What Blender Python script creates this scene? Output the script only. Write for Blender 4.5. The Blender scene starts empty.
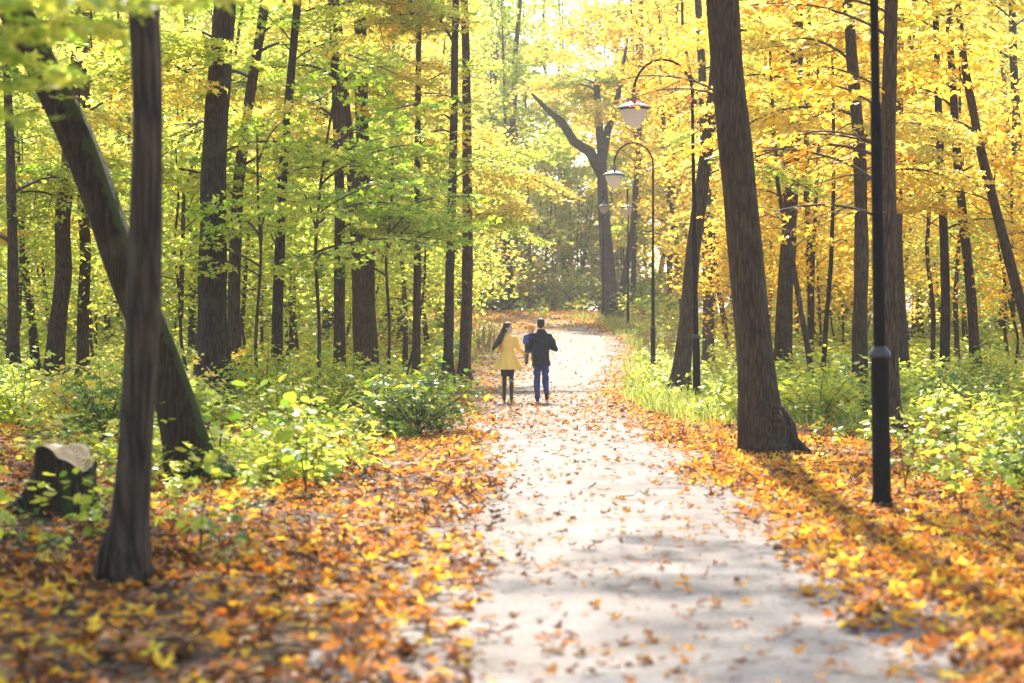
import bpy, bmesh, math, random
import numpy as np
from mathutils import Vector, Matrix
R = math.radians
rng = np.random.default_rng(7)
random.seed(7)
S = bpy.context.scene
COL = S.collection

# ------------------------------------------------------------------ camera, sky, sun, exposure
F = 1991.0            # focal length in pixels of the 1024 wide frame (70 mm lens)
EYE = 1.6
HOR = 327.0
HAZE = .00042
cam = bpy.data.cameras.new('camera')
cam.lens = 70; cam.sensor_width = 36
cam.shift_y = -14.5 / 1024
cam.clip_start = 0.1; cam.clip_end = 3000
cam.dof.use_dof = True
cam.dof.focus_distance = 42.0
cam.dof.aperture_fstop = 1.9
cam_o = bpy.data.objects.new('camera', cam)
cam_o.location = (0, 0, EYE); cam_o.rotation_euler = (R(90), 0, 0)
COL.objects.link(cam_o); S.camera = cam_o

SUN_EL, SUN_AZ = 40.0, -1.0        # azimuth measured from +Y (straight ahead) towards +X
w = bpy.data.worlds.new('World'); S.world = w; w.use_nodes = True
nt = w.node_tree; nt.nodes.clear()
sky = nt.nodes.new('ShaderNodeTexSky'); sky.sky_type = 'NISHITA'; sky.sun_disc = False
sky.sun_elevation = R(SUN_EL); sky.sun_rotation = R(SUN_AZ)
sky.air_density = 1.2; sky.dust_density = 1.5; sky.ozone_density = 1.0
bg = nt.nodes.new('ShaderNodeBackground'); bg.inputs['Strength'].default_value = 0.13
wo = nt.nodes.new('ShaderNodeOutputWorld')
nt.links.new(sky.outputs[0], bg.inputs[0]); nt.links.new(bg.outputs[0], wo.inputs[0])
sl = bpy.data.lights.new('sun', 'SUN'); sl.energy = 5.0; sl.angle = R(0.8); sl.color = (1.0, 0.93, 0.82)
so = bpy.data.objects.new('sun', sl); COL.objects.link(so)
sd = Vector((math.sin(R(SUN_AZ)) * math.cos(R(SUN_EL)), math.cos(R(SUN_AZ)) * math.cos(R(SUN_EL)), math.sin(R(SUN_EL))))
so.rotation_euler = sd.to_track_quat('Z', 'Y').to_euler(); so.location = sd * 60
S.view_settings.view_transform = 'Standard'; S.view_settings.look = 'None'
S.view_settings.exposure = 1.62; S.view_settings.gamma = 1.0
S.render.engine = 'CYCLES'
cy = S.cycles
cy.use_denoising = True
cy.max_bounces = 7; cy.diffuse_bounces = 4; cy.glossy_bounces = 2; cy.transmission_bounces = 5
cy.transparent_max_bounces = 6; cy.volume_bounces = 0
cy.use_adaptive_sampling = True; cy.adaptive_threshold = 0.02
cy.sample_clamp_indirect = 6.0
cy.caustics_reflective = False; cy.caustics_refractive = False

# ------------------------------------------------------------------ terrain functions
def sstep(a, b, x):
    t = np.clip((x - a) / (b - a), 0, 1); return t * t * (3 - 2 * t)
PY = np.array([-20, 0, 9, 12, 20, 30, 43, 52, 62, 75, 85, 96, 108, 118, 126, 134, 150])
PX = np.array([.85, .85, .85, .85, .88, .86, .68, 1.05, 1.75, 2.6, 2.95, 2.7, 1.5, -.6, -3.4, -7.5, -20])
def path_x(y): return np.interp(y, PY, PX)
def gz(x, y):
    """height of the ground without its small bumps"""
    x = np.asarray(x, float); y = np.asarray(y, float)
    side = 1 - 0.4 * sstep(6, 26, np.abs(x - 1))
    z = 2.62 * sstep(50, 134, y) * side
    z = z - 1.2 * sstep(150, 260, y) * side
    return z
def path_d(x, y): return np.abs(x - path_x(y))
def gzb(x, y):
    x = np.asarray(x, float); y = np.asarray(y, float)
    off = sstep(1.7, 4.0, path_d(x, y))
    return gz(x, y) + off * (0.05 * np.sin(x * 1.3 + y * .7) * np.sin(y * .9 - x * .4) + 0.03 * np.sin(x * 3.1 + 1) * np.sin(y * 2.7))
def at(px, row, Y): return ((px - 512) / F * Y, Y, EYE + (HOR - row) / F * Y)
def depth_of(px, row):
    """distance at which the ground shows at this pixel"""
    ys = np.linspace(7, 190, 3000)
    rr = HOR - (gz((px - 512) / F * ys, ys) - EYE) * F / ys
    k = np.nonzero(rr <= row)[0]
    return float(ys[k[0]]) if len(k) else 150.0

# ------------------------------------------------------------------ mesh helpers
def link(o, parent=None):
    COL.objects.link(o)
    if parent is not None: o.parent = parent
    return o
def tag(o, label=None, cat=None, group=None, kind=None):
    if label: o['label'] = label
    if cat: o['category'] = cat
    if group: o['group'] = group
    if kind: o['kind'] = kind
    return o
def empty(name, loc, rz=0, **k):
    o = bpy.data.objects.new(name, None); link(o); o.location = loc; o.rotation_euler = (0, 0, rz)
    o.empty_display_size = .2
    return tag(o, **k)
class MB:
    """collects vertices and faces, several materials, one random value per element"""
    def __init__(s): s.v = []; s.f = []; s.m = []; s.r = []; s.n = 0; s.sm = []
    def add(s, V, faces, mat=0, rnd=None, smooth=True):
        V = np.asarray(V, float).reshape(-1, 3)
        s.v.append(V)
        s.r.append(np.zeros(len(V)) if rnd is None else np.broadcast_to(rnd, (len(V),)).astype(float))
        F_ = np.asarray(faces)
        s.f.append(F_ + s.n); s.m.append(np.full(len(F_), mat)); s.sm.append(np.full(len(F_), smooth))
        s.n += len(V); return s
    def mesh(s, name, mats):
        me = bpy.data.meshes.new(name)
        V = np.concatenate(s.v); me.vertices.add(len(V)); me.vertices.foreach_set('co', V.ravel())
        tot = np.concatenate([np.full(len(f), f.shape[1]) for f in s.f])
        idx = np.concatenate([f.ravel() for f in s.f])
        me.loops.add(len(idx)); me.loops.foreach_set('vertex_index', idx.astype(np.int32))
        me.polygons.add(len(tot))
        st = np.concatenate([[0], np.cumsum(tot)[:-1]]).astype(np.int32)
        me.polygons.foreach_set('loop_start', st)
        me.polygons.foreach_set('material_index', np.concatenate(s.m).astype(np.int32))
        me.polygons.foreach_set('use_smooth', np.concatenate(s.sm).astype(bool))
        for m in mats: me.materials.append(m)
        me.update(calc_edges=True)
        a = me.attributes.new('rnd', 'FLOAT', 'POINT'); a.data.foreach_set('value', np.concatenate(s.r).astype(np.float32))
        me.validate()
        return me
    def build(s, name, mats, parent=None):
        return link(bpy.data.objects.new(name, s.mesh(name, mats if isinstance(mats, (list, tuple)) else [mats])), parent)
def tube_arrays(P, rad, n=10, wob=None, cap=True):
    """a swept tube; wob(k, ang) gives a radius factor"""
    P = np.asarray(P, float); m = len(P); rad = np.broadcast_to(np.asarray(rad, float), (m,))
    T = np.gradient(P, axis=0); T /= np.linalg.norm(T, axis=1)[:, None] + 1e-12
    ref = np.array([1., 0, 0]) if abs(T[0, 0]) < .9 else np.array([0, 1., 0])
    A = ref - T * (T @ ref)[:, None]
    na = np.linalg.norm(A, axis=1)
    for k in range(1, m):
        a = A[k - 1] if k else ref
        a = a - T[k] * (a @ T[k]); A[k] = a
    A /= np.linalg.norm(A, axis=1)[:, None] + 1e-12
    B = np.cross(T, A)
    ang = np.arange(n) / n * 2 * np.pi
    rr = rad[:, None] * np.ones(n)[None]
    if wob is not None: rr = rr * wob(np.arange(m)[:, None], ang[None])
    V = P[:, None] + rr[..., None] * (np.cos(ang)[None, :, None] * A[:, None] + np.sin(ang)[None, :, None] * B[:, None])
    V = V.reshape(-1, 3)
    k, j = np.meshgrid(np.arange(m - 1), np.arange(n), indexing='ij'); j2 = (j + 1) % n
    Fq = np.stack([k * n + j, k * n + j2, (k + 1) * n + j2, (k + 1) * n + j], -1).reshape(-1, 4)
    return V, Fq, n, m
def add_tube(mb, P, rad, n=10, mat=0, wob=None, rnd=None, cap=True, smooth=True):
    V, Fq, n, m = tube_arrays(P, rad, n, wob)
    mb.add(V, Fq, mat, rnd, smooth)
    if cap:
        base = mb.n - len(V)
        mb.f.append(np.array([list(range(n))[::-1]]) + base); mb.m.append(np.array([mat])); mb.sm.append(np.array([False]))
        mb.f.append(np.array([list(range(n))]) + base + (m - 1) * n); mb.m.append(np.array([mat])); mb.sm.append(np.array([False]))
def add_lathe(mb, prof, c=(0, 0, 0), n=32, mat=0):
    prof = np.array(prof, float); m = len(prof); ang = np.arange(n) / n * 2 * np.pi
    V = np.stack([prof[:, 0][:, None] * np.cos(ang), prof[:, 0][:, None] * np.sin(ang), prof[:, 1][:, None] * np.ones(n)], -1).reshape(-1, 3) + np.array(c)
    k, j = np.meshgrid(np.arange(m - 1), np.arange(n), indexing='ij'); j2 = (j + 1) % n
    mb.add(V, np.stack([k * n + j, k * n + j2, (k + 1) * n + j2, (k + 1) * n + j], -1).reshape(-1, 4), mat)

# leaf outlines (polar, tip up), unit about one leaf width
def outline(right, top):
    pts = [(a, r) for a, r in right] + [(90, top)] + [(180 - a, r) for a, r in right[::-1]]
    return np.array([[r * math.cos(R(a)), r * math.sin(R(a)) + .1] for a, r in pts])
MAPLE = outline([(-80, .13), (-52, .42), (-30, .28), (2, .42), (12, .62), (24, .45), (42, .27), (66, .42)], .70)
MAPLE7 = outline([(-60, .34), (12, .58), (48, .28)], .66)
OVAL = outline([(-75, .42), (-25, .36), (25, .40), (60, .48)], .72)
DIAM = outline([(-60, .33), (20, .50)], .62)
GRASSB = None
def rot_frames(nrm, rs):
    """random in-plane rotation around each normal"""
    N = len(nrm); nrm = nrm / np.linalg.norm(nrm, axis=1)[:, None]
    r = rs.normal(size=(N, 3)); u = r - nrm * (r * nrm).sum(1)[:, None]; u /= np.linalg.norm(u, axis=1)[:, None]
    return u, np.cross(nrm, u), nrm
def add_leaves(mb, pos, nrm, size, shape=MAPLE7, cup=.12, rs=rng, mat=0, rnd=None, fan=True, tip=None):
    N = len(pos)
    if N == 0: return
    if tip is None: u, v, n = rot_frames(nrm, rs)
    else:
        n = nrm / np.linalg.norm(nrm, axis=1)[:, None]
        v = tip - n * (tip * n).sum(1)[:, None]; v /= np.linalg.norm(v, axis=1)[:, None] + 1e-9; u = np.cross(v, n)
    size = np.broadcast_to(size, (N,)); K = len(shape)
    asp = rs.uniform(.8, 1.15, N)
    rr = np.hypot(shape[:, 0], shape[:, 1])
    if rnd is None: rnd = rs.random(N)
    cups = cup * rs.normal(0, 1, N); fold = cup * rs.normal(.4, 1, N)
    z = cups[:, None] * (rr ** 2)[None] * 1.6 + fold[:, None] * np.abs(shape[:, 0])[None] + rs.normal(0, cup * .25, (N, K))
    V = (pos[:, None] + size[:, None, None] * (shape[None, :, 0, None] * (u * asp[:, None])[:, None] + shape[None, :, 1, None] * v[:, None] + z[..., None] * n[:, None]))
    if fan:
        c = pos + size[:, None] * (.1 * v)
        V = np.concatenate([V, c[:, None]], 1)
        k = np.arange(K); tri = np.stack([np.full(K, K), k, (k + 1) % K], -1)
        Fc = (np.arange(N)[:, None, None] * (K + 1) + tri[None]).reshape(-1, 3); KK = K + 1
    else:
        Fc = np.arange(N * K).reshape(N, K); KK = K
    mb.add(V.reshape(-1, 3), Fc, mat, np.repeat(rnd, KK), False)

# ------------------------------------------------------------------ materials
def mat(name):
    m = bpy.data.materials.new(name); m.use_nodes = True; t = m.node_tree; t.nodes.clear()
    return m, t
def node(t, typ, **k):
    n = t.nodes.new(typ)
    for a, b in k.items():
        if a in n.inputs: n.inputs[a].default_value = b
        else: setattr(n, a, b)
    return n
def ramp(t, stops, interp='LINEAR'):
    r = t.nodes.new('ShaderNodeValToRGB'); r.color_ramp.interpolation = interp
    e = r.color_ramp.elements
    while len(e) < len(stops): e.new(.5)
    for k, (p, c) in enumerate(stops): e[k].position = p; e[k].color = (*c, 1) if len(c) == 3 else c
    return r
def leaf_mat(name, stops, trans=.55, gloss=.06, sat=1.0):
    m, t = mat(name)
    at_ = node(t, 'ShaderNodeAttribute', attribute_name='rnd')
    oi = node(t, 'ShaderNodeObjectInfo')
    mx = node(t, 'ShaderNodeMath', operation='MULTIPLY_ADD'); mx.inputs[1].default_value = .12
    t.links.new(oi.outputs['Random'], mx.inputs[0])
    ad = node(t, 'ShaderNodeMath', operation='MULTIPLY'); ad.inputs[1].default_value = .88
    t.links.new(at_.outputs['Fac'], ad.inputs[0]); t.links.new(ad.outputs[0], mx.inputs[2])
    rp = ramp(t, stops); t.links.new(mx.outputs[0], rp.inputs[0])
    tc = node(t, 'ShaderNodeTexCoord'); nz = node(t, 'ShaderNodeTexNoise'); nz.inputs['Scale'].default_value = 35; nz.inputs['Detail'].default_value = 2
    t.links.new(tc.outputs['Object'], nz.inputs['Vector'])
    hs = node(t, 'ShaderNodeHueSaturation'); hs.inputs['Saturation'].default_value = sat
    mr = node(t, 'ShaderNodeMapRange'); mr.inputs[1].default_value = .25; mr.inputs[2].default_value = .75; mr.inputs[3].default_value = .72; mr.inputs[4].default_value = 1.25
    t.links.new(nz.outputs[0], mr.inputs[0]); t.links.new(mr.outputs[0], hs.inputs['Value'])
    t.links.new(rp.outputs[0], hs.inputs['Color'])
    d = node(t, 'ShaderNodeBsdfDiffuse'); tr = node(t, 'ShaderNodeBsdfTranslucent'); g = node(t, 'ShaderNodeBsdfGlossy'); g.inputs['Roughness'].default_value = .38
    t.links.new(hs.outputs[0], d.inputs[0]); t.links.new(hs.outputs[0], tr.inputs[0])
    a = node(t, 'ShaderNodeMixShader'); a.inputs[0].default_value = trans
    b = node(t, 'ShaderNodeMixShader'); b.inputs[0].default_value = gloss
    t.links.new(d.outputs[0], a.inputs[1]); t.links.new(tr.outputs[0], a.inputs[2])
    t.links.new(a.outputs[0], b.inputs[1]); t.links.new(g.outputs[0], b.inputs[2])
    o = node(t, 'ShaderNodeOutputMaterial'); t.links.new(b.outputs[0], o.inputs[0]); return m
def bark_mat(name, c1, c2, moss=0.0, mside=(.8, -.3), scale=1.0, light=.0):
    m, t = mat(name)
    tc = node(t, 'ShaderNodeTexCoord')
    mp = node(t, 'ShaderNodeMapping'); mp.inputs['Scale'].default_value = (24 * scale, 24 * scale, 2.6 * scale)
    t.links.new(tc.outputs['Object'], mp.inputs[0])
    n1 = node(t, 'ShaderNodeTexNoise'); n1.inputs['Scale'].default_value = 1.6; n1.inputs['Detail'].default_value = 8; n1.inputs['Roughness'].default_value = .68
    t.links.new(mp.outputs[0], n1.inputs[0])
    vo = node(t, 'ShaderNodeTexVoronoi', feature='DISTANCE_TO_EDGE'); vo.inputs['Scale'].default_value = 1.5
    mxv = node(t, 'ShaderNodeMix', data_type='VECTOR'); mxv.inputs['Factor'].default_value = .35
    t.links.new(mp.outputs[0], mxv.inputs[4]); t.links.new(n1.outputs['Color'], mxv.inputs[5]); t.links.new(mxv.outputs[1], vo.inputs['Vector'])
    n2 = node(t, 'ShaderNodeTexNoise'); n2.inputs['Scale'].default_value = 1.7; n2.inputs['Detail'].default_value = 7
    t.links.new(tc.outputs['Object'], n2.inputs[0])
    cr = ramp(t, [(.3, c1), (.62, c2), (.8, tuple(min(1, x * 1.5) for x in c2))])
    t.links.new(n1.outputs[0], cr.inputs[0])
    mu = node(t, 'ShaderNodeMix', data_type='RGBA', blend_type='MULTIPLY'); mu.inputs[0].default_value = .8
    vr = ramp(t, [(0, (.28, .25, .22)), (.20, (1, 1, 1))]); t.links.new(vo.outputs['Distance'], vr.inputs[0])
    t.links.new(cr.outputs[0], mu.inputs[6]); t.links.new(vr.outputs[0], mu.inputs[7])
    col = mu.outputs[2]
    # lichen patches
    li = ramp(t, [(.56, (0, 0, 0)), (.68, (1, 1, 1))]); t.links.new(n2.outputs[0], li.inputs[0])
    l2 = node(t, 'ShaderNodeMix', data_type='RGBA'); t.links.new(col, l2.inputs[6]); l2.inputs[7].default_value = (.15, .13, .075, 1)
    lm = node(t, 'ShaderNodeMath', operation='MULTIPLY'); lm.inputs[1].default_value = .35 + light
    t.links.new(li.outputs[0], lm.inputs[0]); t.links.new(lm.outputs[0], l2.inputs[0]); col = l2.outputs[2]
    if moss > 0:
        ge = node(t, 'ShaderNodeNewGeometry')
        dt = node(t, 'ShaderNodeVectorMath', operation='DOT_PRODUCT'); dt.inputs[1].default_value = (mside[0], mside[1], .25)
        t.links.new(ge.outputs['Normal'], dt.inputs[0])
        n3 = node(t, 'ShaderNodeTexNoise'); n3.inputs['Scale'].default_value = 6; n3.inputs['Detail'].default_value = 6; t.links.new(tc.outputs['Object'], n3.inputs[0])
        ad = node(t, 'ShaderNodeMath', operation='MULTIPLY_ADD'); ad.inputs[1].default_value = 1.6; t.links.new(n3.outputs[0], ad.inputs[0]); t.links.new(dt.outputs['Value'], ad.inputs[2])
        r3 = ramp(t, [(.0, (0, 0, 0)), (.16, (1, 1, 1))])
        sb = node(t, 'ShaderNodeMath', operation='SUBTRACT'); sb.inputs[1].default_value = 1.70 - moss * .38; t.links.new(ad.outputs[0], sb.inputs[0]); t.links.new(sb.outputs[0], r3.inputs[0])
        m3 = node(t, 'ShaderNodeMix', data_type='RGBA'); t.links.new(col, m3.inputs[6]); m3.inputs[7].default_value = (.060, .075, .016, 1); t.links.new(r3.outputs[0], m3.inputs[0]); col = m3.outputs[2]
    hsum = node(t, 'ShaderNodeMath', operation='MULTIPLY_ADD'); hsum.inputs[1].default_value = .6
    t.links.new(n1.outputs[0], hsum.inputs[0])
    vm = node(t, 'ShaderNodeMath', operation='MINIMUM'); vm.inputs[1].default_value = .25; t.links.new(vo.outputs['Distance'], vm.inputs[0]); t.links.new(vm.outputs[0], hsum.inputs[2])
    bp = node(t, 'ShaderNodeBump'); bp.inputs['Strength'].default_value = 1.0; bp.inputs['Distance'].default_value = .10
    t.links.new(hsum.outputs[0], bp.inputs['Height'])
    p = node(t, 'ShaderNodeBsdfPrincipled'); p.inputs['Roughness'].default_value = .85; p.inputs['Specular IOR Level'].default_value = .25
    t.links.new(col, p.inputs['Base Color']); t.links.new(bp.outputs[0], p.inputs['Normal'])
    o = node(t, 'ShaderNodeOutputMaterial'); t.links.new(p.outputs[0], o.inputs[0]); return m
def plain(name, col, rough=.6, metal=0.0, noise=.15, nscale=20, spec=.5, sheen=0, bump=0.0):
    m, t = mat(name)
    p = node(t, 'ShaderNodeBsdfPrincipled'); p.inputs['Roughness'].default_value = rough; p.inputs['Metallic'].default_value = metal
    p.inputs['Specular IOR Level'].default_value = spec
    if sheen: p.inputs['Sheen Weight'].default_value = sheen
    tc = node(t, 'ShaderNodeTexCoord'); nz = node(t, 'ShaderNodeTexNoise'); nz.inputs['Scale'].default_value = nscale; nz.inputs['Detail'].default_value = 5
    t.links.new(tc.outputs['Object'], nz.inputs[0])
    r = ramp(t, [(.25, tuple(c * (1 - noise) for c in col)), (.75, tuple(min(1, c * (1 + noise)) for c in col))])
    t.links.new(nz.outputs[0], r.inputs[0]); t.links.new(r.outputs[0], p.inputs['Base Color'])
    if bump:
        b = node(t, 'ShaderNodeBump'); b.inputs['Strength'].default_value = bump; b.inputs['Distance'].default_value = .01
        t.links.new(nz.outputs[0], b.inputs['Height']); t.links.new(b.outputs[0], p.inputs['Normal'])
    o = node(t, 'ShaderNodeOutputMaterial'); t.links.new(p.outputs[0], o.inputs[0]); return m

LEAF = {
 'green': leaf_mat('leaf_green', [(0, (.17, .33, .02)), (.5, (.36, .52, .035)), (1, (.56, .64, .05))], .6, .03),
 'lime': leaf_mat('leaf_lime', [(0, (.28, .44, .05)), (.5, (.56, .64, .09)), (1, (.84, .76, .10))], .65, .03),
 'yellow': leaf_mat('leaf_yellow', [(0, (.64, .66, .10)), (.4, (.91, .78, .16)), (.85, (.95, .69, .09)), (1, (.85, .45, .03))], .65, .03),
 'gold': leaf_mat('leaf_gold', [(0, (.84, .72, .09)), (.5, (.94, .66, .07)), (.88, (.90, .48, .02)), (1, (.80, .28, .02))], .65, .03),
 'orange': leaf_mat('leaf_orange', [(0, (.85, .48, .03)), (.5, (.80, .28, .02)), (1, (.60, .12, .02))], .6, .03),
}
BARK = {
 'brown': bark_mat('bark_brown', (.045, .027, .015), (.155, .098, .054)),
 'dark': bark_mat('bark_dark', (.026, .017, .010), (.100, .066, .039)),
 'mossy': bark_mat('bark_mossy', (.022, .015, .008), (.080, .054, .030), 1.0, (.9, -.1)),
 'mossbase': bark_mat('bark_moss_base', (.042, .025, .013), (.145, .090, .048), .7, (.8, .2)),
 'grey': bark_mat('bark_grey', (.060, .045, .034), (.180, .138, .100)),
 'smooth': bark_mat('bark_smooth', (.040, .027, .018), (.140, .098, .064), 0, scale=.6),
}
TWIG = plain('twig_bark', (.07, .045, .03), .8, noise=.4, nscale=30)

# ------------------------------------------------------------------ ground and path
def build_ground():
    xs = np.concatenate([[-900, -500, -250, -130, -80], np.arange(-55, -14, 2.0), np.arange(-14, 15, .35), np.arange(16, 57, 2.0), [80, 130, 250, 500, 900]])
    ys = np.concatenate([[-400, -150, -60, -25, -10], np.arange(-4, 50, .4), np.arange(50, 160, 1.2), np.arange(162, 262, 6.0), [300, 400, 600, 900, 1400, 2200]])
    X, Y = np.meshgrid(xs, ys, indexing='ij'); Z = gzb(X, Y) - 0.012
    Z = Z - .05 * (path_d(X, Y) < 1.5)
    V = np.stack([X, Y, Z], -1).reshape(-1, 3); n = len(ys)
    i, j = np.meshgrid(np.arange(len(xs) - 1), np.arange(n - 1), indexing='ij')
    Fq = np.stack([i * n + j, (i + 1) * n + j, (i + 1) * n + j + 1, i * n + j + 1], -1).reshape(-1, 4)
    m, t = mat('forest_floor')
    ge = node(t, 'ShaderNodeNewGeometry')
    vo = node(t, 'ShaderNodeTexVoronoi'); vo.inputs['Scale'].default_value = 14; t.links.new(ge.outputs['Position'], vo.inputs['Vector'])
    rp = ramp(t, [(0, (.055, .034, .02)), (.3, (.13, .07, .03)), (.5, (.30, .14, .04)), (.68, (.42, .2, .05)), (.82, (.24, .17, .12)), (1, (.5, .33, .07))])
    sp = node(t, 'ShaderNodeSeparateColor'); t.links.new(vo.outputs['Color'], sp.inputs[0]); t.links.new(sp.outputs[0], rp.inputs[0])
    nz = node(t, 'ShaderNodeTexNoise'); nz.inputs['Scale'].default_value = 1.1; nz.inputs['Detail'].default_value = 6; t.links.new(ge.outputs['Position'], nz.inputs[0])
    so_ = ramp(t, [(.42, (0, 0, 0)), (.58, (1, 1, 1))]); t.links.new(nz.outputs[0], so_.inputs[0])
    n2 = node(t, 'ShaderNodeTexNoise'); n2.inputs['Scale'].default_value = 22; n2.inputs['Detail'].default_value = 6; t.links.new(ge.outputs['Position'], n2.inputs[0])
    sr = ramp(t, [(.3, (.018, .012, .008)), (.7, (.065, .042, .026))]); t.links.new(n2.outputs[0], sr.inputs[0])
    mx = node(t, 'ShaderNodeMix', data_type='RGBA'); t.links.new(so_.outputs[0], mx.inputs[0]); t.links.new(sr.outputs[0], mx.inputs[6]); t.links.new(rp.outputs[0], mx.inputs[7])
    bp = node(t, 'ShaderNodeBump'); bp.inputs['Strength'].default_value = .8; bp.inputs['Distance'].default_value = .04; t.links.new(n2.outputs[0], bp.inputs['Height'])
    p = node(t, 'ShaderNodeBsdfPrincipled'); p.inputs['Roughness'].default_value = .9; p.inputs['Specular IOR Level'].default_value = .2
    t.links.new(mx.outputs[2], p.inputs['Base Color']); t.links.new(bp.outputs[0], p.inputs['Normal'])
    o = node(t, 'ShaderNodeOutputMaterial'); t.links.new(p.outputs[0], o.inputs[0])
    tag(MB().add(V, Fq).build('ground', m), kind='structure')
build_ground()
def build_path():
    ys = np.concatenate([np.arange(-6, 50, .35), np.arange(50, 118, .8), np.arange(118, 136.1, .35)])
    k = np.array([-1.75, -1.7, -1.2, -.6, 0, .6, 1.2, 1.7, 1.75])
    cx = path_x(ys)
    cs = np.convolve(np.pad(cx, 8, 'edge'), np.ones(17) / 17, 'valid')
    d = np.gradient(cs, ys); ln = np.sqrt(1 + d * d)
    nx, ny = 1 / ln, -d / ln
    edge = 1 + .05 * np.sin(ys * 2.1) + .04 * np.sin(ys * 5.3 + 1)
    X = cs[:, None] + (k[None] * edge[:, None]) * nx[:, None]; Y = ys[:, None] + k[None] * ny[:, None]
    Z = gz(X, Y) + .012 + .02 * (1 - (k[None] / 1.7) ** 2); Z[:, 0] -= .06; Z[:, -1] -= .06
    V = np.stack([X, Y, Z], -1).reshape(-1, 3); n = len(k)
    i, j = np.meshgrid(np.arange(len(ys) - 1), np.arange(n - 1), indexing='ij')
    Fq = np.stack([i * n + j, i * n + j + 1, (i + 1) * n + j + 1, (i + 1) * n + j], -1).reshape(-1, 4)
    m, t = mat('worn_asphalt')
    ge = node(t, 'ShaderNodeNewGeometry')
    n1 = node(t, 'ShaderNodeTexNoise'); n1.inputs['Scale'].default_value = 60; n1.inputs['Detail'].default_value = 4; t.links.new(ge.outputs['Position'], n1.inputs[0])
    n2 = node(t, 'ShaderNodeTexNoise'); n2.inputs['Scale'].default_value = .9; n2.inputs['Detail'].default_value = 7; n2.inputs['Roughness'].default_value = .62; t.links.new(ge.outputs['Position'], n2.inputs[0])
    r1 = ramp(t, [(.3, (.14, .126, .113)), (.7, (.33, .300, .272))]); t.links.new(n1.outputs[0], r1.inputs[0])
    r2 = ramp(t, [(.30, (.55, .49, .44)), (.5, (.85, .82, .80)), (.66, (1, 1, 1))]); t.links.new(n2.outputs[0], r2.inputs[0])
    mu = node(t, 'ShaderNodeMix', data_type='RGBA', blend_type='MULTIPLY'); mu.inputs[0].default_value = 1; t.links.new(r1.outputs[0], mu.inputs[6]); t.links.new(r2.outputs[0], mu.inputs[7])
    # small dirt and crumbled leaf specks
    v3 = node(t, 'ShaderNodeTexVoronoi'); v3.inputs['Scale'].default_value = 17; t.links.new(ge.outputs['Position'], v3.inputs['Vector'])
    n4 = node(t, 'ShaderNodeTexNoise'); n4.inputs['Scale'].default_value = 3; t.links.new(ge.outputs['Position'], n4.inputs[0])
    s4 = node(t, 'ShaderNodeMath', operation='MULTIPLY_ADD'); s4.inputs[1].default_value = -.5; s4.inputs[2].default_value = .44; t.links.new(n4.outputs[0], s4.inputs[0])
    c4 = node(t, 'ShaderNodeMath', operation='LESS_THAN'); t.links.new(v3.outputs['Distance'], c4.inputs[0]); t.links.new(s4.outputs[0], c4.inputs[1])
    m4 = node(t, 'ShaderNodeMix', data_type='RGBA'); t.links.new(c4.outputs[0], m4.inputs[0]); t.links.new(mu.outputs[2], m4.inputs[6]); m4.inputs[7].default_value = (.20, .12, .07, 1)
    # hairline cracks
    cn = node(t, 'ShaderNodeTexNoise'); cn.inputs['Scale'].default_value = 1.6; cn.inputs['Detail'].default_value = 5; t.links.new(ge.outputs['Position'], cn.inputs[0])
    cm = node(t, 'ShaderNodeMix', data_type='VECTOR'); cm.inputs['Factor'].default_value = .45; t.links.new(ge.outputs['Position'], cm.inputs[4]); t.links.new(cn.outputs['Color'], cm.inputs[5])
    cv = node(t, 'ShaderNodeTexVoronoi', feature='DISTANCE_TO_EDGE'); cv.inputs['Scale'].default_value = 1.3; t.links.new(cm.outputs[1], cv.inputs['Vector'])
    c5 = ramp(t, [(0, (.30, .27, .24)), (.014, (1, 1, 1))]); t.links.new(cv.outputs['Distance'], c5.inputs[0])
    m5 = node(t, 'ShaderNodeMix', data_type='RGBA', blend_type='MULTIPLY'); m5.inputs[0].default_value = .7; t.links.new(m4.outputs[2], m5.inputs[6]); t.links.new(c5.outputs[0], m5.inputs[7]); m4 = m5
    bp = node(t, 'ShaderNodeBump'); bp.inputs['Strength'].default_value = .5; bp.inputs['Distance'].default_value = .008; t.links.new(n1.outputs[0], bp.inputs['Height'])
    p = node(t, 'ShaderNodeBsdfPrincipled'); p.inputs['Roughness'].default_value = .85; p.inputs['Specular IOR Level'].default_value = .10
    t.links.new(m4.outputs[2], p.inputs['Base Color']); t.links.new(bp.outputs[0], p.inputs['Normal'])
    o = node(t, 'ShaderNodeOutputMaterial'); t.links.new(p.outputs[0], o.inputs[0])
    tag(MB().add(V, Fq).build('path', m), kind='structure')
build_path()

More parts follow.
